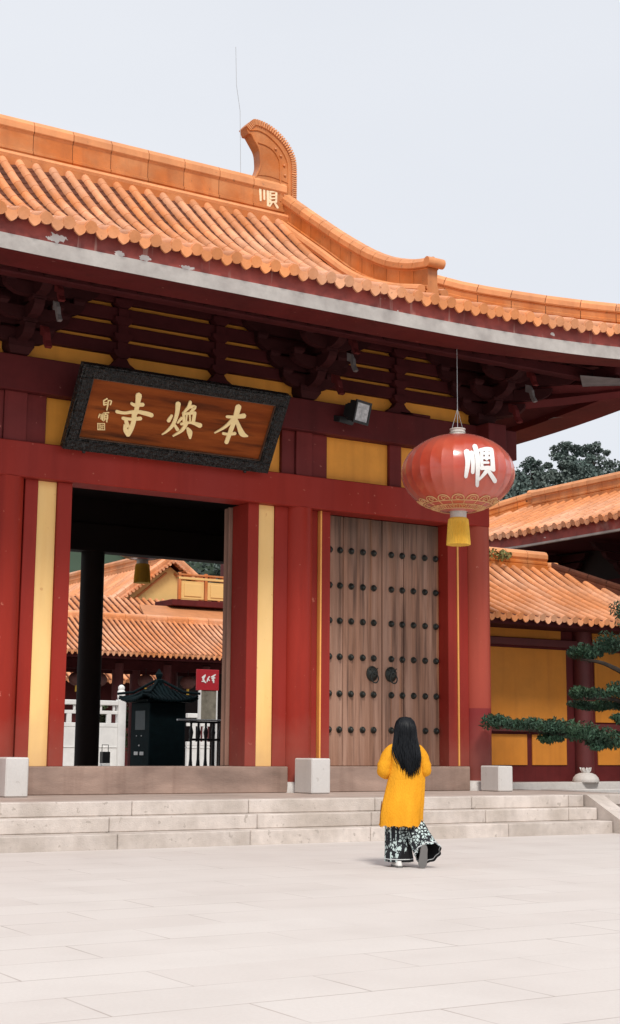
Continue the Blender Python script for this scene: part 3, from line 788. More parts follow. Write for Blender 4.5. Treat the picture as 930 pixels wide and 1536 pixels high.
# ------------------------------------------------------------------ name plaque
Pb = Vector((0,19.75,5.62)); vv = Vector((0,-.7,1.13)).normalized(); nn = Vector((1,0,0)).cross(vv)   # towards viewer
if nn.y > 0: nn = -nn
def pl(u, v, l=0): return Vector((u, Pb.y, Pb.z)) + vv*v + nn*l
plaque = thing('name_plaque', (9.65,19.75,5.62), 'tilted wooden name plaque with gold characters in a carved black frame above the open doorway', 'sign')
def pbox(mb, u0, u1, v0, v1, l0, l1, mi=0):
    mb.add([pl(u0,v0,l0),pl(u1,v0,l0),pl(u1,v1,l0),pl(u0,v1,l0),pl(u0,v0,l1),pl(u1,v0,l1),pl(u1,v1,l1),pl(u0,v1,l1)], [(0,3,2,1),(4,5,6,7),(0,1,5,4),(1,2,6,5),(2,3,7,6),(3,0,4,7)], mi)
mb = MB(); pbox(mb, 8.09, 11.22, .17, 1.15, -.06, -.01)
mb.build('board', M_board, plaque)
M_frame = mat('carved_black_lacquer', (.018,.017,.016), .38, .35, 30, .0)
def _carve(nt, s):
    p, xyz = posn(nt); b = nt.nodes['Principled BSDF']
    v = nt.nodes.new('ShaderNodeTexVoronoi'); v.inputs['Scale'].default_value = 17; nt.links.new(p, v.inputs['Vector'])
    w = nt.nodes.new('ShaderNodeTexWave'); w.inputs['Scale'].default_value = 7; w.inputs['Distortion'].default_value = 9; w.inputs['Detail'].default_value = 3; nt.links.new(p, w.inputs['Vector'])
    h = math_(nt, 'ADD', v.outputs['Distance'], math_(nt, 'MULTIPLY', w.outputs['Fac'], .5))
    bp = nt.nodes.new('ShaderNodeBump'); bp.inputs['Strength'].default_value = 1; bp.inputs['Distance'].default_value = .05
    nt.links.new(h, bp.inputs['Height']); nt.links.new(bp.outputs[0], b.inputs['Normal']); return s
overlay(M_frame, _carve)
mb = MB()
for (u0,u1,v0,v1) in ((7.90,11.40,0,.185),(7.90,11.40,1.135,1.33),(7.90,8.105,.187,1.133),(11.205,11.40,.187,1.133)):
    pbox(mb, u0, u1, v0, v1, -.08, .055)
    pbox(mb, u0+.04 if u1-u0 > 1 else u0+.03, u1-.04 if u1-u0 > 1 else u1-.03, v0+.03 if v1-v0 < .5 else v0, v1-.03 if v1-v0 < .5 else v1, .056, .072)
mb.build('frame', M_frame, plaque)
mb = MB()
for (u0,u1,v0,v1) in ((8.105,11.205,.186,.20),(8.105,11.205,1.12,1.134),(8.106,8.118,.201,1.119),(11.192,11.204,.201,1.119)):
    pbox(mb, u0, u1, v0, v1, -.01, .03)
mb.build('inner_moulding', mat('frame_edge', (.10,.05,.03), .4), plaque)
A1 = ((.0018,.0005,7.9799),(.0002,-.0018,1.1923)); A2 = ((.0019,.0005,9.1683),(.0003,-.0018,1.1593))
def mk(A):
    return lambda x, y, l: pl(A[0][0]*x+A[0][1]*y+A[0][2], A[1][0]*x+A[1][1]*y+A[1][2], l-.012)
si = [[(392,250,22),(420,262,26),(490,256,30)],[(455,180,48),(445,250,36),(428,330,34)],[(262,322,26),(330,332,22),(430,318,26),(520,332,34),(568,345,34)],
      [(315,378,26),(390,384,22),(468,376,30)],[(415,330,40),(408,400,36),(385,465,38),(356,515,40)],[(330,440,22),(335,480,34),(356,515,36)],[(340,398,28),(352,440,34)]]
huan = [[(162,160,38),(152,250,30),(120,340,26),(72,395,18),(28,425,9)],[(108,262,20),(82,305,28)],[(192,285,22),(160,325,14)],[(128,335,18),(158,385,26)],
        [(266,145,22),(252,190,26),(204,242,12)],[(250,192,20),(306,188,26),(268,235,18)],[(208,240,20),(214,318,22)],[(208,248,20),(302,240,22)],[(304,240,26),(292,325,26)],[(236,258,12),(232,310,10)],[(262,255,12),(264,312,12)],
        [(190,335,22),(270,325,20),(350,352,38)],[(236,325,28),(196,390,24),(120,440,10)],[(243,375,20),(262,410,40),(266,462,16)]]
ben = [[(590,282,22),(660,286,26),(738,278,40)],[(688,198,46),(662,300,38),(628,400,34),(590,512,32)],[(645,305,30),(575,372,22),(484,424,10)],[(668,300,22),(700,380,34),(730,440,44),(776,462,14)],[(560,432,22),(610,440,20),(662,434,26)]]
yin = [[(178,214,10),(148,232,8)],[(148,232,9),(148,268,9)],[(148,250,7),(174,246,7)],[(148,268,8),(176,262,8)],[(186,230,8),(214,232,9),(204,264,9)],[(187,228,9),(182,270,9),(172,312,7)]]
shun = [[(112,348,8),(100,378,7)],[(124,350,8),(122,390,7)],[(138,345,9),(134,398,9)],[(146,337,7),(190,332,8)],[(164,338,6),(160,350,6)],[(150,350,8),(148,384,8)],[(180,350,8),(178,386,8)],[(150,352,6),(180,350,6)],[(150,368,6),(178,367,6)],[(149,384,6),(178,384,6)],[(156,388,7),(142,404,5)],[(172,388,8),(170,410,9)]]
for nm, st, A in (('character', si, A1), ('character', huan, A2), ('character', ben, A2), ('small_character', yin, A1), ('small_character', shun, A1)):
    mb = MB(); brush(mb, st, mk(A), None, .018, step=.0009, flare=1.12); mb.build(nm, M_char, plaque)
mb = MB(); f = mk(A1)
for (xa, xb, ya, yb) in ((90,156,425,431),(90,156,479,485),(90,96,431,479),(150,156,431,479),(100,120,437,441),(100,146,447,451),(104,108,452,474),(118,122,440,474),(130,134,437,474),(124,146,462,466),(138,146,440,444),(100,118,470,474)):
    q = [f(xa,ya,.014), f(xb,ya,.014), f(xb,yb,.014), f(xa,yb,.014)]; mb.prism(q, (0,0,0), -nn*.012)
mb.build('seal', M_char, plaque)
# hanging bolts
mb = MB()
for u in (8.25, 11.0):
    mb.sphere(pl(u, -.02, .02), .03, 8, 6)
mb.build('bolt', M_black, plaque)

# ------------------------------------------------------------------ lanterns
M_lan = mat('lantern_silk', (.46,.050,.022), .27, .08, 2, .05, 10, spec=.6, hue2=(.60,.12,.06), h2amt=.5, h2scale=1.5)
M_lan.node_tree.nodes['Principled BSDF'].inputs['Sheen Weight'].default_value = .15
M_lan.node_tree.nodes['Principled BSDF'].inputs['Coat Weight'].default_value = .7
M_lan.node_tree.nodes['Principled BSDF'].inputs['Coat Roughness'].default_value = .22
M_cap = mat('lantern_cap', (.55,.52,.48), .4, .15, 20)
M_tass = mat('tassel_thread', (.80,.50,.07), .7, .25, 30, .3, 60, stretch=(6,6,.4))
LC = Vector((13.68,17.70,5.52)); LR, LH = .89, .62
AZ = math.radians(37.7)
def lantern_surface(az, z):   # az from the camera-facing direction, positive to the right
    q = max(0., 1-abs(z/LH)**2.0)**.5
    r = LR*q; a = -PI/2 - AZ + az
    return LC + Vector((math.cos(a)*r, math.sin(a)*r, z))
def make_lantern():
    t = thing('red_lantern', tuple(LC - Vector((0,0,LH))), 'big round red silk lantern with white character hanging before the studded doors', 'lantern', 'tasselled lanterns hanging from the gate')
    nseg = 30*6; prof = [-.985,-.96,-.92,-.85,-.75,-.62,-.46,-.3,-.15,0,.15,.3,.46,.62,.75,.85,.92,.96,.985]
    rings = []
    for p in prof:
        z = p*LH; q = max(0, 1-p*p)**.5; ring = []
        for j in range(nseg):
            a = 2*PI*j/nseg; ph = (j % 6)/6
            sc_ = 1 - .011*math.sin(PI*ph)**.7
            ring.append(LC + Vector((math.cos(a)*LR*q*sc_, math.sin(a)*LR*q*sc_, z)))
        rings.append(ring)
    mb = MB(); mb.loft(rings, True, False)
    weld_smooth(mb.build('lantern_body', M_lan, t), 20)
    mb = MB(); z = LH
    mb.lathe(LC, [(.17,z*.965),(.17,z*.985),(.14,z*.985+.01),(.115,z*.985+.02),(.115,z+.03),(.125,z+.035),(.125,z+.045),(.115,z+.05),(.115,z+.075),(.125,z+.08),(.125,z+.095),(.04,z+.10)], 24)
    weld_smooth(mb.build('top_cap', M_cap, t))
    mb = MB(); mb.lathe(LC, [(.04,-z-.10),(.13,-z-.09),(.13,-z+.01),(.14,-z*.985),(.15,-z*.965)], 24)
    weld_smooth(mb.build('bottom_cap', M_cap, t))
    # tassel
    mb = MB(); rings = []
    for k, (z0, r) in enumerate(((-z-.085,.135),(-z-.11,.155),(-z-.20,.160),(-z-.33,.168),(-z-.46,.178),(-z-.50,.180))):
        rings.append([LC + Vector((math.cos(2*PI*j/96)*r*(1+.05*(1 if j % 2 else -1)*min(1, k*.5)), math.sin(2*PI*j/96)*r*(1+.05*(1 if j % 2 else -1)*min(1, k*.5)), z0-(.012*R.random() if k == 5 else 0))) for j in range(96)])
    mb.loft(rings, True, True); mb.build('tassel', M_tass, t)
    # gold scroll trim round the bottom
    mb = MB()
    def S(a, zz, off=.006):
        p = lantern_surface(a, zz); d = (p-LC); d.z *= 2; d.normalize(); return p + d*off
    for zz, rr in ((-.50,.008),(-.545,.006),(-.585,.007)):
        mb.tube([S(2*PI*j/72, zz) for j in range(73)], rr, 5)
    nsc = 16
    for k in range(nsc):
        a0 = 2*PI*k/nsc; w = 2*PI/nsc
        mb.tube([S(a0+w*.42*math.cos(b), -.49+.058*math.sin(b)) for b in [PI*j/10 for j in range(11)]], .008, 5)
        mb.tube([S(a0+w*.22*math.cos(b)*(1-b/9), -.475+.028*math.sin(b)*(1-b/12)) for b in [PI*2*j/12 for j in range(13)]], .006, 5)
        for s in (-1, 1): mb.tube([S(a0+s*w*(.25+.12*math.cos(b)), -.565+.018*math.sin(b)) for b in [PI*1.6*j/8 for j in range(9)]], .005, 5)
        mb.tube([S(a0+w*.5, -.50), S(a0+w*.5, -.58)], .005, 5)
    mb.build('gold_trim', mat('trim_gold_%d' % R.randrange(99), (.72,.44,.20), .5), t)
    return t
lan = make_lantern()
def lchar(parent):
    mb = MB(); sc_ = .1183; cx, cy = 687, 709; m = .01033
    def to3(x, y, l):
        px = 660+x*sc_; py = 660+y*sc_
        zz = -(py-cy)*m*1.14 - .10; xo = (px-cx)*m
        q = LR*max(.05, 1-(zz/LH)**2)**.5
        a = math.asin(max(-.98, min(.98, xo/q)))
        p = lantern_surface(a, zz); d = (p-LC); d.z *= 2; d.normalize(); return p + d*(l+.004)
    st = [[(338,222,58),(350,340,50),(325,485,34)],[(398,232,46),(412,340,40),(408,440,36)],[(438,150,50),(465,260,50),(470,400,44),(462,565,34)],
          [(500,195,34),(580,170,36),(640,172,42)],[(522,200,34),(518,300,30),(522,385,30)],[(640,190,44),(650,290,42),(655,390,44)],[(582,180,40),(578,290,34)],[(530,232,24),(640,222,24)],[(530,285,24),(645,272,24)],[(530,335,22),(600,330,20)],[(512,396,32),(600,385,34),(660,395,40)],
          [(570,425,34),(530,470,24),(478,520,12)],[(600,420,34),(640,465,40),(676,505,42)]]
    brush(mb, st, to3, None, .007, step=.0006, flare=1.22)
    mb.build('character', M_white, parent)
lchar(lan)
mb = MB(); mb.tube([(LC.x,LC.y,LC.z+LH+.1),(LC.x,LC.y,7.60)], .006, 6)
for s in (-1, 1): mb.tube([(LC.x+s*.12,LC.y,LC.z+LH+.06),(LC.x,LC.y,LC.z+LH+.42)], .004, 5)
mb.build('hanging_wire', M_steel, lan)
lan2 = copy_tree(lan); lan2.location = (13.60,29.0,5.33)
lan2['label'] = 'lantern behind the gate, only its dark gold tassel showing through the open doorway'
for ch in [o for o in bpy.data.objects if o.parent == lan2]:
    if ch.name.startswith('hanging_wire'):
        me = ch.data.copy(); ch.data = me
        for v in me.vertices:
            if v.co.z > 1.9: v.co.z = 2.0

# ------------------------------------------------------------------ floodlight
fl = thing('floodlight', (13.15,19.6,6.95), 'small black floodlight with pale glass mounted on the upper beam above the doors', 'floodlight')
rt = Matrix.Rotation(math.radians(18), 3, 'Z') @ Matrix.Rotation(math.radians(14), 3, 'X')
cF = Vector((13.02,19.46,6.76))
def fb(mb, x0,x1,y0,y1,z0,z1):
    mb.box(cF.x+x0,cF.x+x1,cF.y+y0,cF.y+y1,cF.z+z0,cF.z+z1, rot=rt, piv=tuple(cF))
mb = MB()
fb(mb,-.19,.19,-.02,.10,-.17,.17); fb(mb,-.14,.14,.10,.2,-.12,.12)
for k in range(6): fb(mb,-.13+k*.05,-.12+k*.05,.2,.25,-.1,.1)
fb(mb,-.20,.20,-.05,-.02,.15,.19); fb(mb,-.20,.20,-.05,-.02,-.19,-.15); fb(mb,-.20,-.165,-.05,-.02,-.15,.15); fb(mb,.165,.20,-.05,-.02,-.15,.15)
fb(mb,-.19,.19,.26,.42,-.22,-.12)
mb.build('housing', M_black, fl)
mb = MB(); fb(mb,-.163,.163,-.035,-.021,-.148,.148); g = mb.build('glass', M_glass, fl)
mb = MB(); fb(mb,-.02,.02,-.04,-.036,-.10,.10); fb(mb,-.10,.10,-.045,-.037,.06,.08); mb.build('lamp_tube', M_steel, fl)
mb = MB(); mb.tube([(13.0,19.55,6.74),(13.22,19.62,6.80),(13.25,19.78,6.80)], .018, 6); mb.tube([(13.25,19.6,6.8),(13.26,19.66,7.0),(13.3,19.86,7.0)], .01, 6); mb.build('mounting_bracket', M_black, fl)

# ------------------------------------------------------------------ stone blocks
for (x0, x1, y0, y1, z1, lab) in ((7.03,7.36,19.16,19.68,1.10,'white granite block at the foot of the column left of the open doorway'),
                              (11.95,12.295,19.18,19.70,1.10,'white granite block at the foot of the column between doorway and closed doors'),
                              (15.62,15.93,19.17,19.66,.985,'low white granite block at the foot of the corner column, beside the pine')):
    mb = MB(); mb.bbox(x0, x1, y0, y1, PZ+.002, z1, .018)
    tag(recenter(mb.build('stone_block', M_block)), lab, 'stone block', 'granite blocks before the gate columns')

# ------------------------------------------------------------------ person
YAW = .554437
pr = thing('person', (9.39,13.15,0), 'long-haired person in a loose yellow coat and patterned wide trousers, walking towards the steps', 'person')
pr.rotation_euler = (0,0,-YAW)
def place(o): o.parent = pr; return o
def ring(xc, yc, z, a, b, n=28, ph=0., wob=0., tilt=None, k=6):
    pts = []
    for j in range(n):
        t = 2*PI*j/n; w = 1 + wob*math.sin(k*t+ph)
        p = Vector((math.cos(t)*a*w, math.sin(t)*b*w, 0))
        if tilt is not None: p = tilt @ p
        pts.append(Vector((xc, yc, z)) + p)
    return pts
M_skin = mat('skin', (.55,.33,.24), .5, .05, 8)
M_coat = mat('yellow_knit', (.76,.34,.022), .9, .12, 5, .6, 90, stretch=(1,1,.4), hue2=(.66,.26,.012), h2amt=.7, h2scale=4, spec=.1)
M_hair = mat('black_hair', (.003,.004,.006), .45, .3, 30, stretch=(3,3,.3), spec=.22)
M_shoe = mat('white_shoe', (.68,.66,.63), .6)
M_sole = mat('grey_sole', (.16,.155,.15), .8)
# body: one skinned continuous figure
verts = {}; E = []
def J(n, p, r): verts[n] = (Vector(p), r)
J('pelvis',(0,0,.86),.12); J('waist',(0,0,1.0),.105); J('chest',(0,0,1.16),.125); J('neckb',(.01,.0,1.30),.06); J('neck',(.01,.015,1.37),.048); J('headl',(.01,.03,1.44),.072); J('head',(.01,.02,1.52),.088); J('crown',(.01,.015,1.565),.06)
J('shL',(-.145,0,1.26),.052); J('elL',(-.21,-.03,1.02),.038); J('wrL',(-.15,.16,1.0),.026); J('palmL',(-.12,.22,1.02),.026)
J('shR',(.165,0,1.26),.052); J('elR',(.225,-.02,1.02),.038); J('wrR',(.14,.16,1.0),.026); J('palmR',(.10,.22,1.02),.026)
J('hipL',(-.08,0,.80),.085); J('knL',(-.07,.05,.44),.055); J('anL',(-.06,.03,.09),.034); J('toeL',(-.09,.17,.035),.03)
J('hipR',(.09,0,.80),.085); J('knR',(.11,.02,.44),.055); J('anR',(.185,-.22,.19),.034); J('toeR',(.19,-.15,.04),.03)
for a, b in (('pelvis','waist'),('waist','chest'),('chest','neckb'),('neckb','neck'),('neck','headl'),('headl','head'),('head','crown'),('chest','shL'),('shL','elL'),('elL','wrL'),('wrL','palmL'),('chest','shR'),('shR','elR'),('elR','wrR'),('wrR','palmR'),('pelvis','hipL'),('hipL','knL'),('knL','anL'),('anL','toeL'),('pelvis','hipR'),('hipR','knR'),('knR','anR'),('anR','toeR')): E.append((a, b))
for sd, sx in (('L',-1),('R',1)):
    p = verts['palm'+sd][0]
    for i in range(4):
        b0 = p + Vector((-.024+.016*i, .03, .012-.004*abs(i-1.5))); ln = (.026,.030,.028,.022)[i]
        J(f'f{sd}{i}a', b0, .0085); J(f'f{sd}{i}b', b0+Vector((0,ln,-.006)), .008); J(f'f{sd}{i}c', b0+Vector((-sx*.004,ln*1.5,-.026)), .0065)
        E.append(('palm'+sd, f'f{sd}{i}a')); E.append((f'f{sd}{i}a', f'f{sd}{i}b')); E.append((f'f{sd}{i}b', f'f{sd}{i}c'))
    J(f't{sd}a', p+Vector((-sx*.028,.006,.006)), .009); J(f't{sd}b', p+Vector((-sx*.045,.032,.008)), .0075)
    E.append(('palm'+sd, f't{sd}a')); E.append((f't{sd}a', f't{sd}b'))
names = list(verts); me = bpy.data.meshes.new('body')
me.from_pydata([verts[n][0] for n in names], [(names.index(a), names.index(b)) for a, b in E], [])
tmp = bpy.data.objects.new('body_tmp', me); col.objects.link(tmp)
sk = tmp.modifiers.new('skin', 'SKIN')
for i, n in enumerate(names):
    d = me.skin_vertices[0].data[i]; d.radius = (verts[n][1], verts[n][1]); d.use_root = (i == 0)
ss = tmp.modifiers.new('sub', 'SUBSURF'); ss.levels = 2; ss.render_levels = 2
dg = bpy.context.evaluated_depsgraph_get(); nm = bpy.data.meshes.new_from_object(tmp.evaluated_get(dg))
bpy.data.objects.remove(tmp)
nm.name = 'body'
for m_ in (M_skin,): nm.materials.clear(); nm.materials.append(m_)
nm.polygons.foreach_set('use_smooth', [True]*len(nm.polygons))
place_body = bpy.data.objects.new('body', nm); col.objects.link(place_body); place_body.parent = pr
# face details
mb = MB()
for s in (-1, 1):
    mb.sphere((.01+s*.032, .100, 1.485), .013, 10, 8, 1, (1,.6,.7)); mb.sphere((.01+s*.032, .107, 1.485), .006, 8, 6, 2)
    mb.tube([(.01+s*.016,.109,1.507),(.01+s*.034,.110,1.512),(.01+s*.05,.098,1.506)], .003, 5, 2)
    mb.sphere((.01+s*.088,.02,1.475), .022, 10, 8, 0, (.35,.7,1.2))
mb.loft([ring(.01,.100,1.49,.007,.008,10), ring(.01,.108,1.47,.010,.012,10), ring(.01,.110,1.455,.015,.014,10), ring(.01,.098,1.445,.012,.008,10)], True, True, 0)
mb.tube([(-.012,.098,1.425),(.01,.104,1.428),(.032,.098,1.425)], [.003,.007,.003], 8, 3); mb.sphere((.01,.075,1.41), .03, 10, 8, 0, (1,.8,.6))
o = mb.build('face', [M_skin, M_white, M_black, mat('lips', (.45,.12,.10), .4)], smooth=True); o.parent = pr
# coat
mb = MB(); rg = []
tab = [(.438,-.045,.232,.17),(.47,-.043,.232,.168),(.56,-.040,.232,.165),(.68,-.022,.228,.160),(.80,-.002,.218,.152),(.94,.020,.205,.145),(1.06,.020,.192,.140),(1.16,.017,.188,.132),(1.235,.012,.178,.118),(1.285,.010,.140,.095),(1.32,.010,.095,.07),(1.345,.010,.068,.058)]
for i, (z, xc, a, b) in enumerate(tab):
    wob = .040*max(0, 1-i/8)
    ring_ = ring(xc, -.01-.09*max(0, .9-z), z, a, b+.05*max(0,.9-z), 44, 1.1+i*.16, wob, None, 5)
    fa = max(0, 1-i/9)
    for j, p in enumerate(ring_):
        th = 2*PI*j/44; dd = 1+fa*(.035*math.sin(9*th+.6+i*.22)+.02*math.sin(15*th-i*.3)); p.x = xc+(p.x-xc)*dd; p.y *= dd
    if i == 0:
        for j, p in enumerate(ring_): p.z += .010*math.sin(j*1.9)+R.uniform(-.005,.005)
    rg.append(ring_)
mb.loft(rg, True, False)
# inner hem turn
mb.loft([[p for p in rg[0]], [Vector((p.x*.95-.002, p.y*.95, p.z+.03)) for p in rg[0]]], True, False)
# slit seen as a dark fold
for sx, ps in ((-1, [(-.075,.0,1.290,.035),(-.125,-.005,1.262,.062),(-.178,-.02,1.19,.078),(-.218,-.035,1.08,.083),(-.222,-.03,1.02,.082),(-.19,.05,1.0,.070),(-.165,.12,1.0,.060)]),
               (1, [(.09,.0,1.290,.035),(.145,-.005,1.258,.062),(.192,-.015,1.18,.074),(.222,-.025,1.08,.072),(.225,-.02,1.03,.070),(.19,.06,1.01,.064),(.155,.13,1.0,.056)])):
    c = catmull([(a, b, z) for a, b, z, r in ps], 4); rr = []
    for k in range(len(c)):
        q = k/4; i = min(int(q), len(ps)-2); rr.append(ps[i][3]+(ps[i+1][3]-ps[i][3])*(q-i))
    mb.tube(c, [r*(.96+.05*math.sin(k*1.7)*(k > 8)) for k, r in enumerate(rr)], 16, 0, cap=(True))
coat = mb.build('coat', M_coat, smooth=True); coat.parent = pr
mb = MB(); mb.tube([(-.252,-.075,.70),(-.262,-.085,.60),(-.262,-.085,.45)], [.004,.007,.008], 6)
o = mb.build('coat_slit', mat('coat_slit_shade', (.16,.05,.01), .9)); o.parent = pr  # dark strip painted in for the shade inside the slit
# fringe on the hem
mb = MB()
for j in range(0, 44):
    p = rg[0][j]; mb.tube([p, p+Vector((R.uniform(-.004,.004), 0, -.014))], [.003,.0015], 4)
o = mb.build('coat_fringe', M_coat); o.parent = pr
# trousers
M_trou = mat('printed_trousers', (.012,.014,.018), .85, .2, 10)
def _tr(nt, s):
    tc = nt.nodes.new('ShaderNodeTexCoord'); p = tc.outputs['Object']; sp = nt.nodes.new('ShaderNodeSeparateXYZ'); nt.links.new(p, sp.inputs[0])
    x, z = sp.outputs[0], sp.outputs[2]
    v = nt.nodes.new('ShaderNodeTexVoronoi'); v.inputs['Scale'].default_value = 26; v.feature = 'DISTANCE_TO_EDGE'
    wn = nt.nodes.new('ShaderNodeTexNoise'); wn.inputs['Scale'].default_value = 14; nt.links.new(p, wn.inputs['Vector'])
    mx = nt.nodes.new('ShaderNodeVectorMath'); mx.operation = 'MULTIPLY_ADD'; nt.links.new(wn.outputs['Color'], mx.inputs[0]); mx.inputs[1].default_value = (.06,.06,.06); nt.links.new(p, mx.inputs[2])
    nt.links.new(mx.outputs[0], v.inputs['Vector'])
    lace = math_(nt, 'GREATER_THAN', v.outputs['Distance'], .14)
    # dense floral panels vs plain black bands
    pn = noise_(nt, p, 7, 3, (1.6,1.6,.8)); panel = math_(nt, 'GREATER_THAN', math_(nt, 'ADD', pn, math_(nt, 'MULTIPLY', x, .55)), .47)
    a = math_(nt, 'MULTIPLY', lace, panel)
    st = math_(nt, 'GREATER_THAN', math_(nt, 'SINE', math_(nt, 'MULTIPLY', x, 110.)), .72)
    fl = math_(nt, 'GREATER_THAN', noise_(nt, p, 40, 3), .48); st = math_(nt, 'MULTIPLY', math_(nt, 'MULTIPLY', st, fl), math_(nt, 'LESS_THAN', x, -.05))
    a = math_(nt, 'MAXIMUM', a, st)
    return mixc(nt, a, s, (.50,.60,.58))
overlay(M_trou, _tr)
M_hem = mat('white_hem', (.6,.62,.62), .8)
mb = MB()
legL = [(.80,-.07,.0,.14,.13),(.60,-.08,.01,.135,.13),(.44,-.085,.01,.125,.12),(.30,-.080,.0,.130,.125),(.16,-.070,.0,.140,.14),(.055,-.060,.0,.152,.15)]
ringsL = [ring(xc, yc, z, a, b, 48, .4+i*.25, .05*min(1, i/2), None, 8) for i, (z, xc, yc, a, b) in enumerate(legL)]
mb.loft(ringsL, True, False)
mb.loft([ringsL[-1], [Vector(((p.x+.06)*.97-.06, p.y*.97, p.z+.05)) for p in ringsL[-1]], [Vector(((p.x+.06)*.8-.06, p.y*.8, p.z+.2)) for p in ringsL[-1]]], True, False, mi=1)
def tl(ax, ay): return Matrix.Rotation(math.radians(ay), 3, 'Y') @ Matrix.Rotation(math.radians(ax), 3, 'X')
legR = [(.80,.06,.0,.10,.10,0,0),(.60,.065,.0,.105,.10,-8,-4),(.46,.090,-.03,.115,.10,-18,-12),(.34,.14,-.08,.125,.115,-30,-18),(.24,.195,-.14,.130,.115,-44,-22),(.155,.245,-.21,.145,.12,-56,-24)]
ringsR = [ring(xc, yc, z, a, b, 48, .2+i*.3, .06*min(1, i/2), tl(ax, ay), 9) for i, (z, xc, yc, a, b, ax, ay) in enumerate(legR)]
mb.loft(ringsR, True, False)
e = ringsR[-1]; cR = sum(e, Vector())/len(e)
mb.loft([e, [cR+(p-cR)*.95+Vector((-.02,.03,.03)) for p in e], [cR+(p-cR)*.7+Vector((-.08,.12,.14)) for p in e]], True, False, mi=1)
for i, p in enumerate(e): pass
trou = mb.build('trousers', [M_trou, mat('trouser_inside', (.006,.006,.007), .95)], smooth=True); trou.parent = pr
mb = MB()
mid = [a.lerp(b, .78) + Vector((0,0,0)) for a, b in zip(ringsR[-2], ringsR[-1])]
cm = sum(mid, Vector())/len(mid); mb.tube([cm+(p-cm)*1.015 for p in mid]+[cm+(mid[0]-cm)*1.015], .006, 5)
mid = [a.lerp(b, .72) for a, b in zip(ringsL[-2], ringsL[-1])]; cm = sum(mid, Vector())/len(mid); mb.tube([cm+(p-cm)*1.01 for p in mid]+[cm+(mid[0]-cm)*1.01], .005, 5)
o = mb.build('trouser_hem_band', M_hem); o.parent = pr
# shoes
def shoe(c, fwd, up, label=None):
    fwd = Vector(fwd).normalized(); up = (Vector(up)-fwd*Vector(up).dot(fwd)).normalized(); sd = fwd.cross(up)
    for nm_, zs, m_, grow in (('shoe_sole', (0,.022), M_sole, 1.06), ('shoe', (.022,.07), M_shoe, 1.0)):
        mb = MB(); rr = []
        outl = [(-.115,.0),(-.105,.024),(-.07,.036),(-.02,.038),(.04,.046),(.09,.044),(.118,.028),(.130,.0),(.118,-.026),(.09,-.040),(.04,-.041),(-.02,-.034),(-.07,-.034),(-.105,-.024)]
        for q in range(5):
            f = q/4; z = zs[0]+(zs[1]-zs[0])*f; k = grow*(1-.35*f*f) if nm_ == 'shoe' else grow
            rr.append([Vector(c)+fwd*(x*(grow if nm_ == 'shoe_sole' else (1-.12*f)))+sd*(y_*k)+up*(z*(1 if x < .03 or nm_ == 'shoe_sole' else .75)) for x, y_ in outl])
        mb.loft(rr, True, True); o = mb.build(nm_, m_, smooth=False); o.parent = pr; weld_smooth(o, 50)
shoe((-.085,-.075,.001), (-.25,1,0), (0,0,1))
shoe((.185,-.268,.132), (-.10,.22,-1), (-.15,1,.25))
# hair
mb = MB()
hp = [(1.605,.01,.0,.02,.02),(1.595,.01,.0,.06,.062),(1.565,.01,.0,.094,.098),(1.52,.01,-.005,.110,.110),(1.46,.01,-.015,.116,.108),(1.40,.008,-.035,.118,.090),(1.33,.008,-.055,.128,.078),(1.25,.012,-.085,.138,.062),(1.17,.025,-.115,.120,.045),(1.11,.035,-.130,.095,.032),(1.06,.042,-.135,.055,.020),(1.03,.048,-.135,.02,.008)]
hr = []
for i, (z, xc, yc, a, b) in enumerate(hp):
    rg_ = ring(xc, yc, z, a, b, 40, i*.2, .012+.012*min(1, i/6), None, 13)
    if i in range(3, 6): rg_ = [p if p.y < .055 else Vector((p.x, .055, p.z)) for p in rg_]
    hr.append(rg_)
mb.loft(hr, True, True)
for k in range(230):
    a = PI + PI*R.random(); fx = math.cos(a); fy = math.sin(a); pts = [(.01,.0,1.612),(.01+fx*.06,fy*.06,1.600),(.01+fx*.097,fy*.10-.002,1.56)]; sw = R.gauss(.008,.020); ln = R.uniform(.80, 1.10) - .10*abs(math.cos(a)); ph = R.random()*6
    for q in range(9):
        f = q/8; z = 1.50-(1.50-.985)*f*ln
        tb = interp([(h[0], h[3]) for h in reversed(hp)], max(z, 1.09)); td = interp([(h[0], h[4]) for h in reversed(hp)], max(z, 1.09))
        xc = interp([(h[0], h[1]) for h in reversed(hp)], max(z, 1.02)); yc = interp([(h[0], h[2]) for h in reversed(hp)], max(z, 1.02))
        pts.append((xc+fx*tb*(1.02-.12*f)+.010*math.sin(f*7+ph)*f+sw*f, yc+fy*td*(1.05+.12*R.random())+.006*math.sin(f*9+ph), z))
    mb.tube(pts, [.004,.006,.007,.007,.007,.007,.007,.007,.006,.005,.004,.001], 5)
o = mb.build('hair', M_hair, smooth=True); o.parent = pr

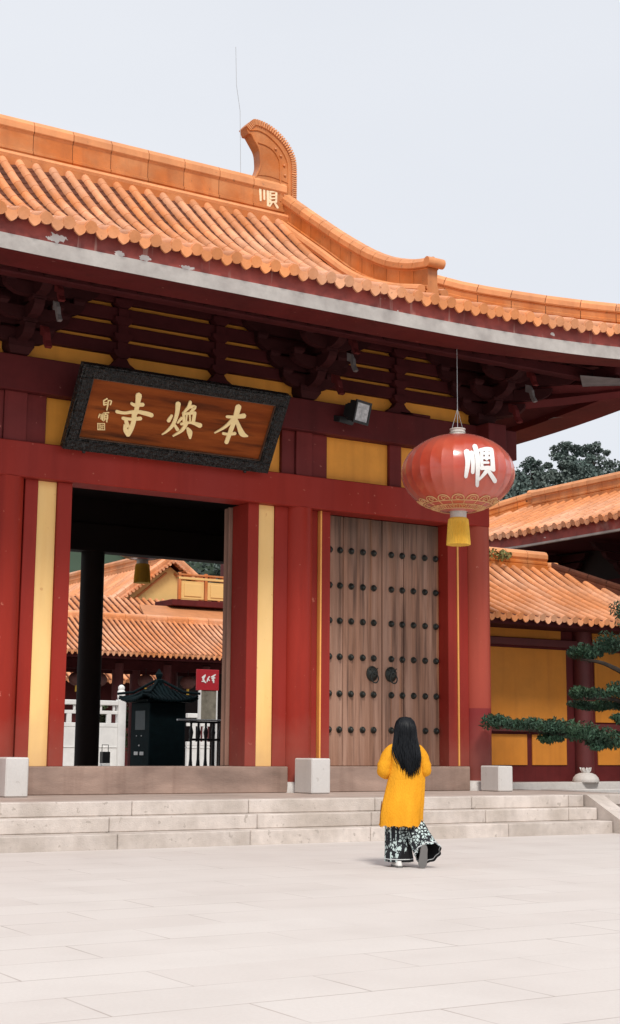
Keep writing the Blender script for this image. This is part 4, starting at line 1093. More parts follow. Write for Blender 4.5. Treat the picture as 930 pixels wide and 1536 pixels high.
# ------------------------------------------------------------------ foliage helpers
def leaves(mb, c, rad, n, size, rnd, mi=0, shell=.45, flat=1., needle=False, tone=None):
    for _ in range(n):
        while True:
            p = Vector((rnd.uniform(-1,1), rnd.uniform(-1,1), rnd.uniform(-1,1)))
            if p.length <= 1 and p.length > shell*rnd.random(): break
        q = Vector((c[0]+p.x*rad[0], c[1]+p.y*rad[1], c[2]+p.z*rad[2]))
        d = Vector((rnd.gauss(0,1), rnd.gauss(0,1), rnd.gauss(0,1)*flat + (.8 if needle else 0))).normalized()
        e = d.cross(Vector((rnd.gauss(0,1), rnd.gauss(0,1), rnd.gauss(0,1)))).normalized()
        s = size*rnd.uniform(.6, 1.4); w = s*(.16 if needle else .5)
        tn = rnd.random() if tone is None else min(1, max(0, tone+rnd.uniform(-.25,.25)))
        mb.add([q-d*s*.5, q+e*w, q+d*s*.5, q-e*w], [(0,1,2,3)], mi, tn)

# bonsai-trained pine to the right of the gate
rp = random.Random(3)
pine = thing('bonsai_pine', (18.35,18.6,.3), 'trained pine with layered needle pads, one long low limb reaching to the corner column', 'tree')
mb = MB()
trunk = catmull([(18.45,18.75,.0),(18.35,18.7,.8),(18.55,18.8,1.4),(18.3,18.9,2.0),(18.5,19.0,2.6),(18.35,19.0,3.2)], 5)
mb.tube(trunk, [.16-.11*k/(len(trunk)-1) for k in range(len(trunk))], 10)
mb.build('trunk', M_bark, pine)
limb = catmull([(18.5,18.78,1.35),(17.9,18.9,1.42),(17.2,19.05,1.48),(16.5,19.25,1.58),(15.7,19.35,1.66)], 6)
mb = MB(); mb.tube(limb, [.07-.055*k/(len(limb)-1) for k in range(len(limb))], 7)
for (a, b) in (((18.45,18.9,2.05),(17.75,19.3,2.15)),((18.4,19.0,2.6),(18.0,19.7,2.88)),((18.5,18.8,1.6),(18.1,18.6,1.72))):
    mb.tube(catmull([a, (Vector(a)+Vector(b))/2+Vector((0,0,.06)), b], 4), [.05-.03*k/8 for k in range(9)], 6)
mb.build('limb', M_bark, pine)
def pad(cs, dens=1.):
    mb = MB()
    for c, r_ in cs:
        vol = r_[0]*r_[1]*r_[2]
        # sub clumps give the pad its lumpy outline
        for k in range(int(10*dens)):
            a = rp.uniform(0, 2*PI); q = rp.random()**.5
            cc = (c[0]+math.cos(a)*r_[0]*q*.8, c[1]+math.sin(a)*r_[1]*q*.8, c[2]+rp.uniform(-.3,.5)*r_[2])
            s = rp.uniform(.35,.55)
            leaves(mb, cc, (r_[0]*s, r_[1]*s, r_[2]*s*1.3), 150, .075, rp, needle=True, tone=.15+.6*rp.random())
    return mb.build('needle_pad', M_pine, pine)
pad([((15.95,19.3,1.70),(.42,.40,.15)),((16.45,19.2,1.66),(.45,.42,.17))])
pad([((17.0,19.05,1.60),(.50,.45,.17)),((17.5,18.95,1.50),(.5,.45,.17)),((18.1,18.9,1.46),(.5,.45,.18))])
pad([((16.75,19.15,1.43),(.22,.2,.09)),((17.7,18.9,1.33),(.35,.3,.10))], .7)
pad([((17.80,19.3,2.24),(.36,.36,.17)),((18.35,19.1,2.30),(.5,.45,.18))])
pad([((18.05,19.6,2.04),(.34,.3,.09)),((18.55,19.4,2.05),(.4,.4,.11))])
pad([((18.15,19.75,2.98),(.34,.36,.20)),((18.6,19.3,3.1),(.45,.45,.26))])
pad([((18.25,18.75,1.78),(.34,.34,.12)),((18.6,18.6,1.85),(.4,.4,.15))])
pad([((18.4,19.0,3.6),(.5,.5,.3))])

# ------------------------------------------------------------------ right side terrace, pond, corridor, hall
mb = MB(); mb.box(17.005, 60, 18.2, 25.2, -.02, .30); tag(mb.build('side_terrace', M_court), kind='structure')
mb = MB(); mb.box(21.5, 34, 22.2, 24.3, .301, .335); tag(mb.build('pond', M_water), kind='structure')
mb = MB()
for (a,b,c,d) in ((21.2,21.5,21.9,24.6),(21.5,34,21.9,22.2),(21.5,34,24.3,24.6)): mb.bbox(a,b,c,d,.302,.40,.012)
tag(recenter(mb.build('pond_kerb', M_stone)), 'low stone kerb round the dark pond before the ochre wall', 'kerb')

cor = thing('side_corridor', (21,26,.3), 'low ochre walled corridor with maroon frame and a tiled roof right of the gate', 'building')
def cb(name, m, x0, x1, y0, y1, z0, z1, b=.006, parent=cor):
    mb = MB(); mb.bbox(x0,x1,y0,y1,z0,z1,b); return mb.build(name, m, parent)
cb('plinth', M_stone, 17.2, 31, 25.4, 29.5, -.01, .52)
cb('wall', M_soffit, 17.3, 31, 26.0, 26.3, .521, 4.3)
M_cor_red = mat('corridor_maroon', (.10,.018,.018), .6, .2, 2)
for x0, x1, z0, z1 in ((18.6,23.25,1.90,3.58),(20.4,22.02,.90,1.60),(22.17,23.22,.90,1.60),(18.6,20.2,.90,1.60),(24.15,26.6,1.90,3.58),(24.2,25.4,.90,1.58),(25.6,26.6,.9,1.58),(18.5,23.1,3.82,4.05),(24.1,27,3.82,4.05)):
    cb('wall_panel', M_yel_dk, x0, x1, 25.975, 26.05, z0, z1)
for x in (18.3, 23.72, 27.2):
    mb = MB(); mb.lathe((x,25.95,0), [(.24,.52),(.24,4.2)], 24); weld_smooth(mb.build('column', M_cor_red, cor))
cb('wall_rail', M_cor_red, 17.3, 30, 25.86, 25.97, 3.64, 3.80); cb('wall_rail', M_cor_red, 17.3, 30, 25.88, 25.97, 1.66, 1.86)
CT = [(-.3,4.10),(0,4.20),(1.2,4.68),(2.3,5.20),(3.3,5.80)]
HIPX = 27.95
def Hc(u, t): return interp(CT, t)
mb = MB()
tile_roof(mb, (17.0,24.7,0), (1,0,0), (0,1,0), Hc, 0, 10.9, .325, lambda u: min(3.3, max(.0, 10.95-u)), r=.085, seg=.5)
tile_roof(mb, (17.0,31.3,0), (1,0,0), (0,-1,0), Hc, 0, 10.9, .265, lambda u: min(3.3, max(.0, 10.95-u)), r=.075, seg=.8)
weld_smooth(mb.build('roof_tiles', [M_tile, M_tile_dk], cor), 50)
mb = MB(); mb.bbox(17.0, 27.9, 24.68, 24.76, 3.98, 4.13, .005); mb.build('fascia_board', M_dark, cor)
mb = MB(); mb.bbox(17.0, 27.9, 24.76, 25.98, 4.02, 4.08, .005); mb.build('soffit', M_dark, cor)
mb = MB(); ridge_wall(mb, [(17,28,5.80),(24.4,28,5.80)], .25, .12, (0,1,0), .7); mb.tube([(24.35,28,5.88),(24.8,28,5.90)], .09, 10, 1)
weld_smooth(mb.build('roof_ridge', [M_ridge, M_ridgecap, M_joint], cor))
mb = MB(); ridge_wall(mb, [(24.6,28.0,5.75),(26.2,26.4,4.95),(27.9,24.75,4.2)], .12, .08, (1,1,0), .5)
weld_smooth(mb.build('hip_ridge', [M_tile_dk, M_tile_dk, M_joint], cor))
rm = random.Random(11); mb = MB()
for k in range(14): leaves(mb, (21.3+rm.random()*1.7, 27.75+rm.uniform(-.2,.1), 6.0+rm.uniform(-.05,.1)), (.22,.15,.10), 45, .07, rm)
tag(mb.build('roof_moss', M_moss), kind='stuff', label='clump of yellow-green plants growing along the corridor ridge', cat='plants')

hall = thing('side_hall', (30,30,.3), 'dark hall at the right with an upswept orange roof above the ochre corridor', 'building')
HT = [(-.3,7.14),(0,7.25),(1.3,7.82),(2.6,8.45)]
HY0, HY1 = 18.0, 36.2
def lh(u): d = min(u, HY1-HY0-u); return .45*max(0, 1-d/6)**2.2
def Hh(u, t): return interp(HT, t) + lh(u)*max(0, 1-t/6)
mb = MB()
tile_roof(mb, (26,HY0,0), (0,1,0), (1,0,0), Hh, 0, HY1-HY0, .36, lambda u: min(2.6, max(0, HY1-HY0-u)), r=.092, seg=.4)
tile_roof(mb, (31.2,HY0,0), (0,1,0), (-1,0,0), Hh, 0, HY1-HY0, .30, lambda u: min(2.6, max(0, HY1-HY0-u)), r=.08, seg=.8)
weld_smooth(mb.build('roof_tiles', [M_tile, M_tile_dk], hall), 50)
def eave_line(name, m, xo, za, zb, th):
    mb = MB(); rr = []
    for k in range(31):
        u = (HY1-HY0)*k/30; l = lh(u); y = HY0+u
        rr.append([Vector((26+xo,y,za+l)), Vector((26+xo+th,y,za+l)), Vector((26+xo+th,y,zb+l)), Vector((26+xo,y,zb+l))])
    mb.loft(rr, True, True); return mb.build(name, m, hall)
eave_line('fascia_board', M_fascia, 0, 6.86, 7.20, .08); eave_line('eave_lip', M_lip, -.015, 6.80, 6.856, .1); eave_line('eave_soffit', M_dark, .09, 6.82, 6.9, 2.2)
cb('wall', M_interior, 28.2, 30.6, 18.5, 34.6, .3, 7.3, parent=hall)
cb('beam', M_dark, 27.9, 28.19, 18.4, 34.7, 5.6, 5.9, parent=hall); cb('beam', M_nose, 27.85, 27.9, 24.2, 27.5, 5.95, 6.02, parent=hall)
for y in (20.2, 23.0, 25.8, 28.6, 31.4, 34.2):
    mb = MB(); dou(mb, 28.0, y, 5.9, .5, .2)
    for k in range(3):
        arm(mb, (28.1,y,0), (-1,0,0), .7+.4*k, 6.05+.25*k, .2, .16)
        for s in (-1,1): arm(mb, (28.0,y,0), (0,s,0), .6+.25*k, 6.05+.25*k, .2, .15)
    mb.build('bracket_set', M_bracket, hall)
mb = MB(); ridge_wall(mb, [(28.6,18,8.48),(28.6,33.2,8.48)], .36, .13, (1,0,0), .62)
mb.tube([(28.6,33.1,8.92),(28.6,33.45,8.95)], .12, 10, 1)
weld_smooth(mb.build('main_ridge', [M_ridge, M_ridgecap, M_joint], hall))
mb = MB(); pth = []
for k in range(10):
    d = 3.0-3.0*k/9; pth.append((26+min(d,2.6), HY1-d-(.5 if k == 0 else 0), interp(HT, min(d,2.6))+lh(HY1-HY0-d)*max(0, 1-d/6)+.03))
ridge_wall(mb, pth, .28, .11, (1,1,0), .55); weld_smooth(mb.build('hip_ridge', [M_ridge, M_ridgecap, M_joint], hall))
mb = MB(); ridge_wall(mb, [(28.55,33.3,8.46),(28.55,36.0,7.75)], .1, .05, (1,0,0)); mb.build('ridge_foot', [M_ridge, M_ridgecap, M_joint], hall)

# carved lotus stone by the corridor wall
lot = thing('lotus_stone', (22.9,24.9,.40), 'round carved stone base topped with white lotus petals before the ochre wall', 'stone ornament')
lot.location = (23.4,25.55,.52)
c0 = Vector((23.4,25.55,.52)); mb = MB()
mb.lathe(c0, [(.30,0),(.31,.04),(.29,.10),(.23,.17),(.15,.205),(.12,.21)], 28); weld_smooth(mb.build('drum', M_stone, lot), 50)
mb = MB()
for k in range(10):
    a = 2*PI*k/10; d = Vector((math.cos(a), math.sin(a), 0)); b_ = c0+d*.07+Vector((0,0,.20))
    s = Vector((-d.y, d.x, 0))
    mb.add([b_-s*.04, b_+s*.04, b_+d*.05+s*.045+Vector((0,0,.07)), b_+d*.07+Vector((0,0,.14)), b_+d*.05-s*.045+Vector((0,0,.07)), b_-d*.03+Vector((0,0,.06))], [(0,1,2,3,4),(0,5,1),(5,2,1),(5,3,2),(5,4,3),(5,0,4)])
mb.build('petals', M_white, lot)

# ------------------------------------------------------------------ courtyard beyond the gate (ground at .30)
sheet('courtyard', 0, 70, 28.21, 75, .30, M_court)
GZ = .30
# marble balustrade
def balustrade(x0, x1, y, top, label, posts, base_top):
    b = thing('balustrade', (x0, y, GZ), label, 'balustrade', 'white marble balustrades in the courtyard')
    for px in posts:
        mb = MB(); mb.bbox(px-.12, px+.12, y-.12, y+.12, GZ, top+.02, .015)
        mb.lathe((px,y,0), [(.07,top+.02),(.11,top+.05),(.12,top+.12),(.115,top+.26),(.085,top+.30),(.10,top+.34),(.095,top+.40),(.05,top+.45),(.01,top+.46)], 16)
        weld_smooth(mb.build('post', M_marble, b), 45)
    mb = MB()
    mb.bbox(x0, x1, y-.09, y+.09, top-.16, top-.02, .015); mb.bbox(x0, x1, y-.05, y+.05, top-.42, top-.32, .01); mb.bbox(x0, x1, y-.07, y+.07, base_top-.02, base_top+.10, .01)
    x = x0+.16
    while x < x1:
        mb.bbox(x, x+.14, y-.05, y+.05, base_top+.1, top-.42, .01); mb.bbox(x+.2, x+.26, y-.04, y+.04, top-.32, top-.16, .01); x += .42
    mb.build('railing', M_marble, b)
    mb = MB(); mb.bbox(x0, x1, y-.06, y+.06, GZ, base_top-.021, .01); mb.bbox(x0, x1, y-.08, y+.08, GZ+.9, GZ+.93, .005); mb.build('base_panel', M_marble, b)
balustrade(14.2, 18.06, 40, 2.60, 'white marble balustrade with a knobbed post left of the dark bronze shrine', (15.2, 18.18), 1.82)
balustrade(20.9, 21.7, 41, 2.30, 'short white marble balustrade between the bronze shrine and the red sign', (), 1.3)

# bronze incense shrine with a small pagoda roof
sh = thing('bronze_shrine', (16.9,35.2,GZ), 'dark green bronze shrine cabinet with a curved little tiled roof', 'shrine')
SX0,SX1,SY0,SY1 = 16.55,17.60,34.6,35.75
mb = MB(); mb.bbox(SX0,SX1,SY0,SY1,GZ,2.40,.02); mb.build('cabinet', M_green, sh)
mb = MB(); mb.bbox(SX0-.012,SX0+.01,34.85,35.45,1.68,2.18,.004); mb.build('door_panel', M_greenl, sh)
for y in (34.90,35.25):
    mb = MB(); mb.bbox(SX0-.02,SX0+.01,y,y+.22,1.02,1.11,.004); mb.build('name_slot', M_steel, sh)
for y, z, r_ in ((35.18,1.27,.025),(35.05,1.52,.018),(35.35,1.52,.018)):
    mb = MB(); mb.sphere((SX0-.01,y,z), r_, 8, 6); mb.build('knob', M_steel, sh)
mb = MB(); cx, cy = 17.07, 35.17
for (dx, dy) in ((1,0),(-1,0),(0,1),(0,-1)):
    U = Vector((-dy, dx, 0)); Vd = Vector((-dx, -dy, 0)); O = Vector((cx,cy,0)) + Vector((dx,dy,0))*.80 - U*.80
    def Hp(u, t): e = min(u, 1.6-u); return interp([(-.1,2.44),(0,2.45),(.35,2.58),(.80,2.95)], t) + .13*max(0, 1-max(e,0)/.7)**2*max(0,1-t)
    tile_roof(mb, O, U, Vd, Hp, .02, 1.58, .11, lambda u: max(.0, min(u, 1.6-u, .78)), r=.035, seg=.4, t0=-.02, drips=False)
mb.lathe((cx,cy,0), [(.12,2.9),(.14,3.0),(.06,3.03),(.09,3.10),(.10,3.16),(.05,3.22),(.015,3.3)], 14)
for sx in (-1,1):
    for sy in (-1,1): mb.tube([(cx+sx*.05,cy+sy*.05,3.0),(cx+sx*.5,cy+sy*.5,2.68),(cx+sx*.82,cy+sy*.82,2.64)], .035, 6)
mb.box(SX0-.12,SX1+.12,SY0-.12,SY1+.12,2.41,2.47)
mb.build('roof', [M_green, M_green], sh)

# dark railing with a pale top rail
ra = thing('dark_railing', (17.5,33,GZ), 'black turned-post railing with a pale top rail before the red sign', 'railing')
mb = MB(); mb.bbox(16.55,19.5,32.96,33.04,1.90,1.94,.006); mb.build('top_rail', M_steel, ra)
mb = MB(); mb.bbox(16.9,19.5,32.97,33.03,1.84,1.895,.005); mb.bbox(16.9,19.5,32.97,33.03,1.40,1.46,.005); mb.bbox(16.9,19.5,32.97,33.03,.42,.48,.005)
x = 16.95
while x < 19.4:
    mb.lathe((x,33,0), [(.03,GZ),(.03,.6),(.055,.75),(.035,.95),(.03,1.4),(.045,1.5),(.06,1.62),(.03,1.74),(.03,1.84)], 10); x += .21
mb.build('balusters', M_black, ra)

# red notice sign with a glazed case under it
sg = thing('notice_sign', (19.0,36,GZ), 'red sign board with white brush writing above a glazed notice case', 'sign')
mb = MB(); mb.bbox(18.62,19.32,35.97,36.03,2.80,3.38,.008); mb.build('sign_board', M_signred, sg)
mb = MB(); mb.bbox(18.70,18.77,35.96,36.04,GZ,2.799,.006); mb.bbox(19.25,19.29,35.97,36.03,GZ,2.799,.006); mb.bbox(18.77,19.25,35.97,36.03,1.9,1.96,.006); mb.build('frame', M_white, sg)
mb = MB(); mb.bbox(18.771,19.249,35.99,36.01,1.961,2.798,.004); mb.build('notice_panel', mat('notice_glass', (.22,.20,.16), .15, .4, 4, spec=.8), sg)
mb = MB()
ts = [[(215,250,14),(240,230,18),(250,215,10)],[(240,235,18),(225,270,18),(245,300,14)],[(210,300,10),(235,298,14),(258,315,9)],[(300,235,10),(282,265,14),(272,300,9)],[(280,262,9),(300,285,10)],
      [(325,240,14),(350,225,16),(372,208,10)],[(352,222,14),(345,260,18),(352,310,12)],[(328,262,10),(365,250,12)],[(335,285,9),(358,282,9)]]
brush(mb, ts, lambda x, y, l: Vector((18.66+(x-165)*.0026, 35.968-l, 3.34-(y-165)*.0022)), None, .006, step=.0006, flare=1.2)
mb.build('lettering', M_white, sg)

# two steel ticket posts by the balustrade
for (x, y, h, lab) in ((15.60,36,1.25,'taller grey steel box post left of the bronze shrine'), (15.95,36,1.0,'shorter black and white box post against the bronze shrine')):
    tb = thing('box_post', (x,y,GZ), lab, 'box post', 'small box posts beside the bronze shrine')
    mb = MB(); mb.bbox(x-.12,x+.10,y-.1,y+.1,GZ,h-.2,.01); mb.build('body', M_steel if h > 1.1 else M_white, tb)
    mb = MB(); mb.bbox(x-.12,x+.10,y-.1,y+.1,h-.199,h+.1,.01); mb.tube([(x-.1,y,h+.1),(x-.1,y,h+.28),(x+.08,y,h+.28),(x+.08,y,h+.1)], .012, 6); mb.build('handle', M_black, tb)

# courtyard colonnade with tiled roof
co = thing('courtyard_colonnade', (20,45,GZ), 'open colonnade with a long tiled roof across the courtyard behind the gate', 'building')
KT = [(-.3,4.2),(0,4.32),(1.2,4.88),(2.5,5.62)]
mb = MB()
tile_roof(mb, (12,43.5,0), (1,0,0), (0,1,0), lambda u, t: interp(KT, t), 0, 14.6, .205, lambda u: 2.5, r=.058, seg=.5)
tile_roof(mb, (12,48.5,0), (1,0,0), (0,-1,0), lambda u, t: interp(KT, t), 0, 14.6, .27, lambda u: 2.5, r=.08, seg=.9)
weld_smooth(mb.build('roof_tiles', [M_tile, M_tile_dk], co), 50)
mb = MB(); ridge_wall(mb, [(12,46,5.58),(26.6,46,5.58)], .03, .12, (0,1,0), .8); mb.build('roof_ridge', [M_tile, M_tile, M_joint], co)
def kb(name, m, *a): return cb(name, m, *a, parent=co)
kb('fascia_board', M_dark, 12, 26.6, 43.48, 43.56, 4.08, 4.24); kb('lintel_beam', M_dark, 12, 26.6, 44.9, 45.1, 3.78, 4.12); kb('lintel_beam', M_dark, 12, 26.6, 47.4, 47.6, 3.78, 4.12)
kb('soffit', M_dark, 12, 26.6, 43.6, 48.4, 4.13, 4.2)
for x in (13.5,15.6,18.0,20.3,22.1,23.6,26.2):
    for y in (45.0,47.5):
        mb = MB(); mb.lathe((x,y,0), [(.19,GZ),(.19,4.0)], 20); weld_smooth(mb.build('column', M_cor_red, co))
kb('wall', M_interior, 24.0, 26.6, 46.0, 46.2, GZ, 4.1); kb('wall', M_interior, 26.0, 30.0, 44.6, 44.8, GZ, 5.6)
# small lanterns hanging in the colonnade
sl0 = None
for k, x in enumerate((18.7,19.5,21.2,22.8)):
    if sl0 is None:
        sl0 = thing('small_lantern', (0,0,0), 'x', 'lantern', 'small dim lanterns hanging in the courtyard colonnade')
        mb = MB(); mb.loft([[Vector((math.cos(2*PI*j/20)*.27*s_, math.sin(2*PI*j/20)*.27*s_, z_)) for j in range(20)] for s_, z_ in ((.35,-.22),(.7,-.17),(.95,-.08),(1,0),(.95,.08),(.7,.17),(.35,.22))], True, True); mb.build('lantern_body', mat('dim_lantern', (.10,.035,.028), .6), sl0, True)
        mb = MB(); mb.lathe((0,0,0), [(.05,-.42),(.045,-.22)], 8); mb.build('tassel', M_tass, sl0)
        mb = MB(); mb.tube([(0,0,.22),(0,0,.42)], .01, 5); mb.build('hanging_wire', M_black, sl0); o = sl0
    else: o = copy_tree(sl0)
    o.location = (x, 44.7, 3.42)
    o['label'] = ('small lantern in the colonnade left of the back column', 'small lantern in the colonnade just left of the first visible column', 'small lantern in the colonnade above the bronze shrine', 'small lantern in the colonnade nearest the red sign')[k]
# second roof glimpsed below the colonnade lintel
lo = thing('low_hall', (22,57,GZ), 'low hall with a pale tiled roof glimpsed between the colonnade columns', 'building')
mb = MB(); tile_roof(mb, (16,55,0), (1,0,0), (0,1,0), lambda u, t: 3.95+.5*t, 0, 22, .3, lambda u: 2.4, r=.09, seg=.6); mb.build('roof_tiles', [M_tile, M_tile_dk], lo)
mb = MB(); mb.bbox(16.5,37.5,56,60,GZ,3.9,.01); mb.bbox(16,38,57.4,59.5,3.9,5.1,.01); mb.build('wall', M_cor_red, lo)
rb = random.Random(5)
for k, (x, y, r_, m_, lab) in enumerate(((23.6,49.5,.95,M_bush,'pale flowering bush seen between the colonnade columns, right of the shrine roof'),(22.3,50.5,.7,M_bush,'smaller bush behind the bronze shrine roof'),(16.6,50,1.0,M_bush,'bush seen through the colonnade, left of the back column'))):
    bt = thing('bush', (x,y,GZ), lab, 'bush', 'bushes behind the colonnade')
    mb = MB(); mb.tube([(x,y,GZ),(x+.05,y,1.4)], .06, 6); 
    for j in range(4): a = j*1.7; mb.tube([(x,y,1.0),(x+math.cos(a)*r_*.5,y+math.sin(a)*r_*.5,1.9)], .03, 5)
    mb.build('stem', M_bark, bt)
    mb = MB()
    for j in range(12): leaves(mb, (x+rb.uniform(-.6,.6)*r_, y+rb.uniform(-.6,.6)*r_, 2.2+rb.uniform(-.9,.8)*r_), (r_*.45,)*3, 110, .16, rb, tone=rb.random())
    mb.build('foliage', m_, bt)

# gabled hall further back
gh = thing('gabled_hall', (30,62,GZ), 'big hall with a cream gable and wide pale tiled roof behind the colonnade', 'building')
gx, gy, gz = 29.7, 60.0, 9.75
ST = [(0,6.3),(1.6,7.3),(2.6,8.05),(4.9,9.75)]
def Hg(u, t): return interp(ST, t)
mb = MB()
tile_roof(mb, (gx-4.9,gy,0), (0,1,0), (1,0,0), Hg, 0, 24, .36, lambda u: 4.85, r=.09, seg=.7)
tile_roof(mb, (gx+4.9,gy,0), (0,1,0), (-1,0,0), Hg, 0, 24, .6, lambda u: 4.85, r=.12, seg=2)
tile_roof(mb, (gx-7.2,gy-2.6,0), (1,0,0), (0,1,0), lambda u, t: 6.55+.50*t, 0, 14.4, .33, lambda u: min(2.6, u+.2, 14.6-u), r=.09, seg=.6)
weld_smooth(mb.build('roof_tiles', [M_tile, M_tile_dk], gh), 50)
mb = MB(); mb.prism([Vector((gx+a, gy+.3, z)) for a, z in ((-3.2,7.6),(3.2,7.6),(2.4,7.9),(1.4,8.55),(0,9.5),(-1.4,8.55),(-2.4,7.9))], (0,0,0), (0,.3,0)); mb.build('gable_wall', M_gable, gh)
for s in (-1, 1):
    mb = MB(); pth = [(gx+s*d, gy+.05, interp(ST, 4.9-d)+.05) for d in (0,.6,1.2,1.8,2.4,3.0,3.6)]
    ridge_wall(mb, pth, .18, .12, (0,1,0), .5)
    for k in range(22):
        d = .1+k*.165; z = interp(ST, 4.9-d)
        mb.tube([(gx+s*d, gy-.25, z-.02), (gx+s*d, gy+.2, z+.02)], .07, 8, 1)
    mb.build('gable_ridge', [M_tile, M_tile, M_joint], gh)
    mb = MB(); mb.tube([(gx+s*(.2+d*.9), gy+.27, interp(ST, 4.9-d)-.55) for d in (0,.5,1.,1.5,2.,2.5)], .05, 6); mb.build('gable_moulding', M_ridge, gh)
mb = MB(); ridge_wall(mb, [(gx,gy,9.80),(gx,gy+24,9.80)], .35, .16, (1,0,0), 1.); mb.build('main_ridge', [M_tile, M_tile, M_joint], gh)
mb = MB(); mb.bbox(gx-6,gx+6,gy-.4,gy+22,GZ,6.6,.02); mb.build('wall', M_gable, gh)
# pavilion with a balcony, right of the gable
pv = thing('balcony_pavilion', (28.5,52,GZ), 'pavilion with a cream panelled balcony above a smooth brown roof', 'building')
mb = MB(); mb.bbox(24.75,34,50.0,51.55,6.62,6.86,.02); mb.build('balcony_slab', M_soffit, pv)
mb = MB()
for k in range(8):
    a = 25.0+k*1.15
    mb.bbox(a,a+.12,49.98,50.10,6.861,7.92,.01,0)
    mb.bbox(a+.14,a+1.13,50.02,50.07,6.90,7.60,.01,1)
    mb.bbox(a+.26,a+1.01,49.99,50.02,7.0,7.5,.01,1)
mb.bbox(25.0,34,49.97,50.12,7.65,7.74,.01,1)
for k in range(16): mb.bbox(25.2+k*.57,25.5+k*.57,50.0,50.1,7.741,7.80,.01,0)
mb.bbox(25.0,34,49.96,50.13,7.801,7.87,.01,0)
mb.build('parapet', [M_ridge, M_gable], pv)
mb = MB(); mb.bbox(28.0,34,51.6,52.2,GZ,11,.02); mb.build('wall', M_cor_red, pv)
for x in (28.3,29.3):
    mb = MB(); mb.bbox(x,x+.7,51.55,51.62,8.0,9.1,.01); mb.build('window', M_interior, pv)
mb = MB(); mb.bbox(24.9,28.2,51.0,51.5,GZ,6.6,.02); mb.build('lower_wall', M_interior, pv)
mb = MB(); rr = []
for k in range(9):
    t = k/8; y = 47.6+2.9*t; z = 5.75+.75*t+.12*t*t
    rr.append([Vector((22.6+1.0*t,y,z)), Vector((33,y,z+.0)), Vector((33,y,z-.08)), Vector((22.6+1.0*t,y,z-.08))])
mb.loft(rr, True, True); mb.build('lower_roof', mat('brown_roof', (.50,.20,.08), .7, .15, 2), pv)

# far-left hall roof seen in the sliver left of the back column
# ------------------------------------------------------------------ wooded hill
mb = MB(); rings_ = []
rh = random.Random(9)
pts = []
nx, ny = 40, 16
def hz(x, y):
    d = (y-150)/78; d = max(0, min(1, d)); s = d*d*(3-2*d)
    return s*(58+4*math.sin(x*.022+.6)+3*math.sin(x*.06)) 
vs = [(-60+520*i/(nx-1), 150+170*j/(ny-1), hz(-60+520*i/(nx-1), 150+170*j/(ny-1))-.5) for j in range(ny) for i in range(nx)]
mb.add(vs, [(j*nx+i, j*nx+i+1, (j+1)*nx+i+1, (j+1)*nx+i) for j in range(ny-1) for i in range(nx-1)])
tag(mb.build('hill', M_hillsoil, smooth=True), kind='structure')
def far_tree_mesh(seed, h):
    r_ = random.Random(seed); mt = MB(); mt.tube(catmull([(0,0,0),(.2,.1,h*.3),(-.1,0,h*.6),(.1,0,h*.85)], 3), [.28-.02*k for k in range(10)], 6)
    for k in range(7):
        a = r_.uniform(0, 6.28); z = h*r_.uniform(.4,.7); mt.tube([(0,0,z),(math.cos(a)*1.6,math.sin(a)*1.6,z+1.5)], [.12,.05], 5)
    mc = MB()
    for k in range(26):
        a = r_.uniform(0, 6.28); f = r_.random(); z = h*(.42+.55*f); w = h*.34*math.sin(PI*(.18+.75*f))
        q = r_.random()**.6; s = h*r_.uniform(.055,.10)
        leaves(mc, (math.cos(a)*w*q, math.sin(a)*w*q, z), (s*1.25,s*1.25,s*.85), 120, .42, r_, tone=r_.random()*.8)
    return mt, mc
kinds = []
for seed, h in ((1,10),(2,12),(3,9)):
    mt, mc = far_tree_mesh(seed, h)
    t = thing('hill_tree', (0,0,0), 'x', 'tree', 'trees on the wooded hill behind the side hall')
    mt.build('trunk', M_bark, t); mc.build('crown', M_far, t); kinds.append(t)
# crest trees that stand out against the sky, placed along the ridge of the hill
crest = [(172,222),(177,227),(181.5,221),(186,228),(190.5,222),(195,228),(199.5,221),(204,227),(208.5,222),(167,226),(213,228),(218,223)]
words = ['leftmost visible','second from left','third from left','fourth from left','fifth from left','sixth from left','seventh from left','eighth from left','rightmost visible','x']
used = set()
for i, (x, y) in enumerate(crest):
    k = i % 3
    o = kinds[k] if k not in used else copy_tree(kinds[k]); used.add(k)
    o.location = (x, y, hz(x, y)-1.0-(i*7 % 3)*.7); o.rotation_euler = (0,0,i*1.3); s = .9+.25*((i*5) % 4)/3; o.scale = (s,s,s)
    o['label'] = ('dark evergreen crest tree on the hill, %s of its row' % words[i]) if i < 9 else ('dark evergreen tree on the hill hidden behind the big lantern and corner column' if i == 9 else ('evergreen crest tree just past the right end of the visible tree row', 'farthest right evergreen on the hill crest')[i-10])
# the rest of the wood reads as one mass
mb = MB()
for k in range(1700):
    x = rh.uniform(84, 250); y = rh.uniform(153, 232); z = hz(x, y)
    for q in range(2):
        s = rh.uniform(1.6,3.0); leaves(mb, (x+rh.uniform(-2,2), y+rh.uniform(-2,2), z+rh.uniform(1,5.5)), (s,s,s*.8), 55, .6, rh, tone=rh.random()*.8)
tag(mb.build('woodland', M_far), label='dense dark wood covering the hillside under the crest trees', cat='woodland', kind='stuff')

# ------------------------------------------------------------------ sky, sun, camera
world = bpy.data.worlds.new('World'); sc.world = world; world.use_nodes = True
nt = world.node_tree; N = nt.nodes; L = nt.links
bg = N['Background']; sky = N.new('ShaderNodeTexSky'); sky.sky_type = 'NISHITA'; sky.sun_disc = False
SUN_EL, SUN_AZ = math.radians(52), math.radians(200)   # azimuth clockwise from +Y
sky.sun_elevation = SUN_EL; sky.sun_rotation = SUN_AZ; sky.air_density = 1; sky.dust_density = 4; sky.ozone_density = 1
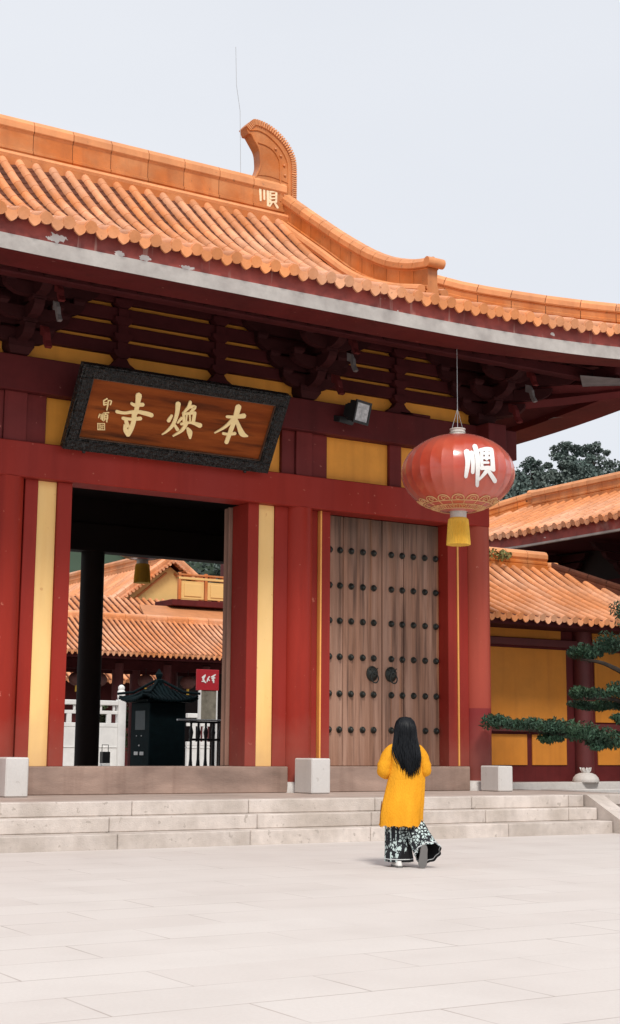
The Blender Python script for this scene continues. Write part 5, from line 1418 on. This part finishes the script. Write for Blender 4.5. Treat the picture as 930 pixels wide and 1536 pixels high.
# thin overcast: the clear-sky colours are mostly veiled by even white cloud
tc = N.new('ShaderNodeTexCoord'); cl = N.new('ShaderNodeTexNoise'); cl.inputs['Scale'].default_value = 2.2; cl.inputs['Detail'].default_value = 5
mpw = N.new('ShaderNodeMapping'); mpw.inputs['Scale'].default_value = (1,1,2.5); L.new(tc.outputs['Generated'], mpw.inputs['Vector']); L.new(mpw.outputs[0], cl.inputs['Vector'])
cr = N.new('ShaderNodeMapRange'); cr.inputs[1].default_value = .3; cr.inputs[2].default_value = .7; cr.inputs[3].default_value = .91; cr.inputs[4].default_value = .97; L.new(cl.outputs['Fac'], cr.inputs[0])
mx = N.new('ShaderNodeMix'); mx.data_type = 'RGBA'; mx.inputs[7].default_value = (6.42,6.62,7.02,1)
L.new(cr.outputs[0], mx.inputs[0]); L.new(sky.outputs[0], mx.inputs[6]); L.new(mx.outputs[2], bg.inputs['Color'])
bg.inputs['Strength'].default_value = .087
sun = bpy.data.lights.new('sun', 'SUN'); sun.energy = 1.8; sun.angle = math.radians(12); sun.color = (1,.955,.89)
so = bpy.data.objects.new('sun', sun); col.objects.link(so)
d = Vector((math.sin(SUN_AZ)*math.cos(SUN_EL), math.cos(SUN_AZ)*math.cos(SUN_EL), math.sin(SUN_EL)))
so.rotation_euler = (-d).to_track_quat('-Z', 'Y').to_euler(); so.location = d*100

cam = bpy.data.cameras.new('camera'); co_ = bpy.data.objects.new('camera', cam); col.objects.link(co_)
yaw, pit, rol = .554437, .1608976, .00836499
f = Vector((math.sin(yaw)*math.cos(pit), math.cos(yaw)*math.cos(pit), math.sin(pit))); r_ = Vector((math.cos(yaw), -math.sin(yaw), 0)); u_ = r_.cross(f)
r2 = r_*math.cos(rol)+u_*math.sin(rol); u2 = -r_*math.sin(rol)+u_*math.cos(rol)
m4 = Matrix((( r2.x, u2.x, -f.x, 0), (r2.y, u2.y, -f.y, 0), (r2.z, u2.z, -f.z, 0), (0,0,0,1)))
m4.translation = Vector((0,0,CAMZ)); co_.matrix_world = m4
cam.sensor_fit = 'VERTICAL'; cam.sensor_height = 36; cam.lens = 2167.7/1536*36; cam.clip_start = .1; cam.clip_end = 3000
sc.camera = co_
sc.view_settings.view_transform = 'Standard'; sc.view_settings.look = 'None'; sc.view_settings.gamma = 1; sc.view_settings.exposure = .60
sc.view_settings.use_curve_mapping = False
sc.cycles.max_bounces = 6; sc.cycles.use_denoising = True
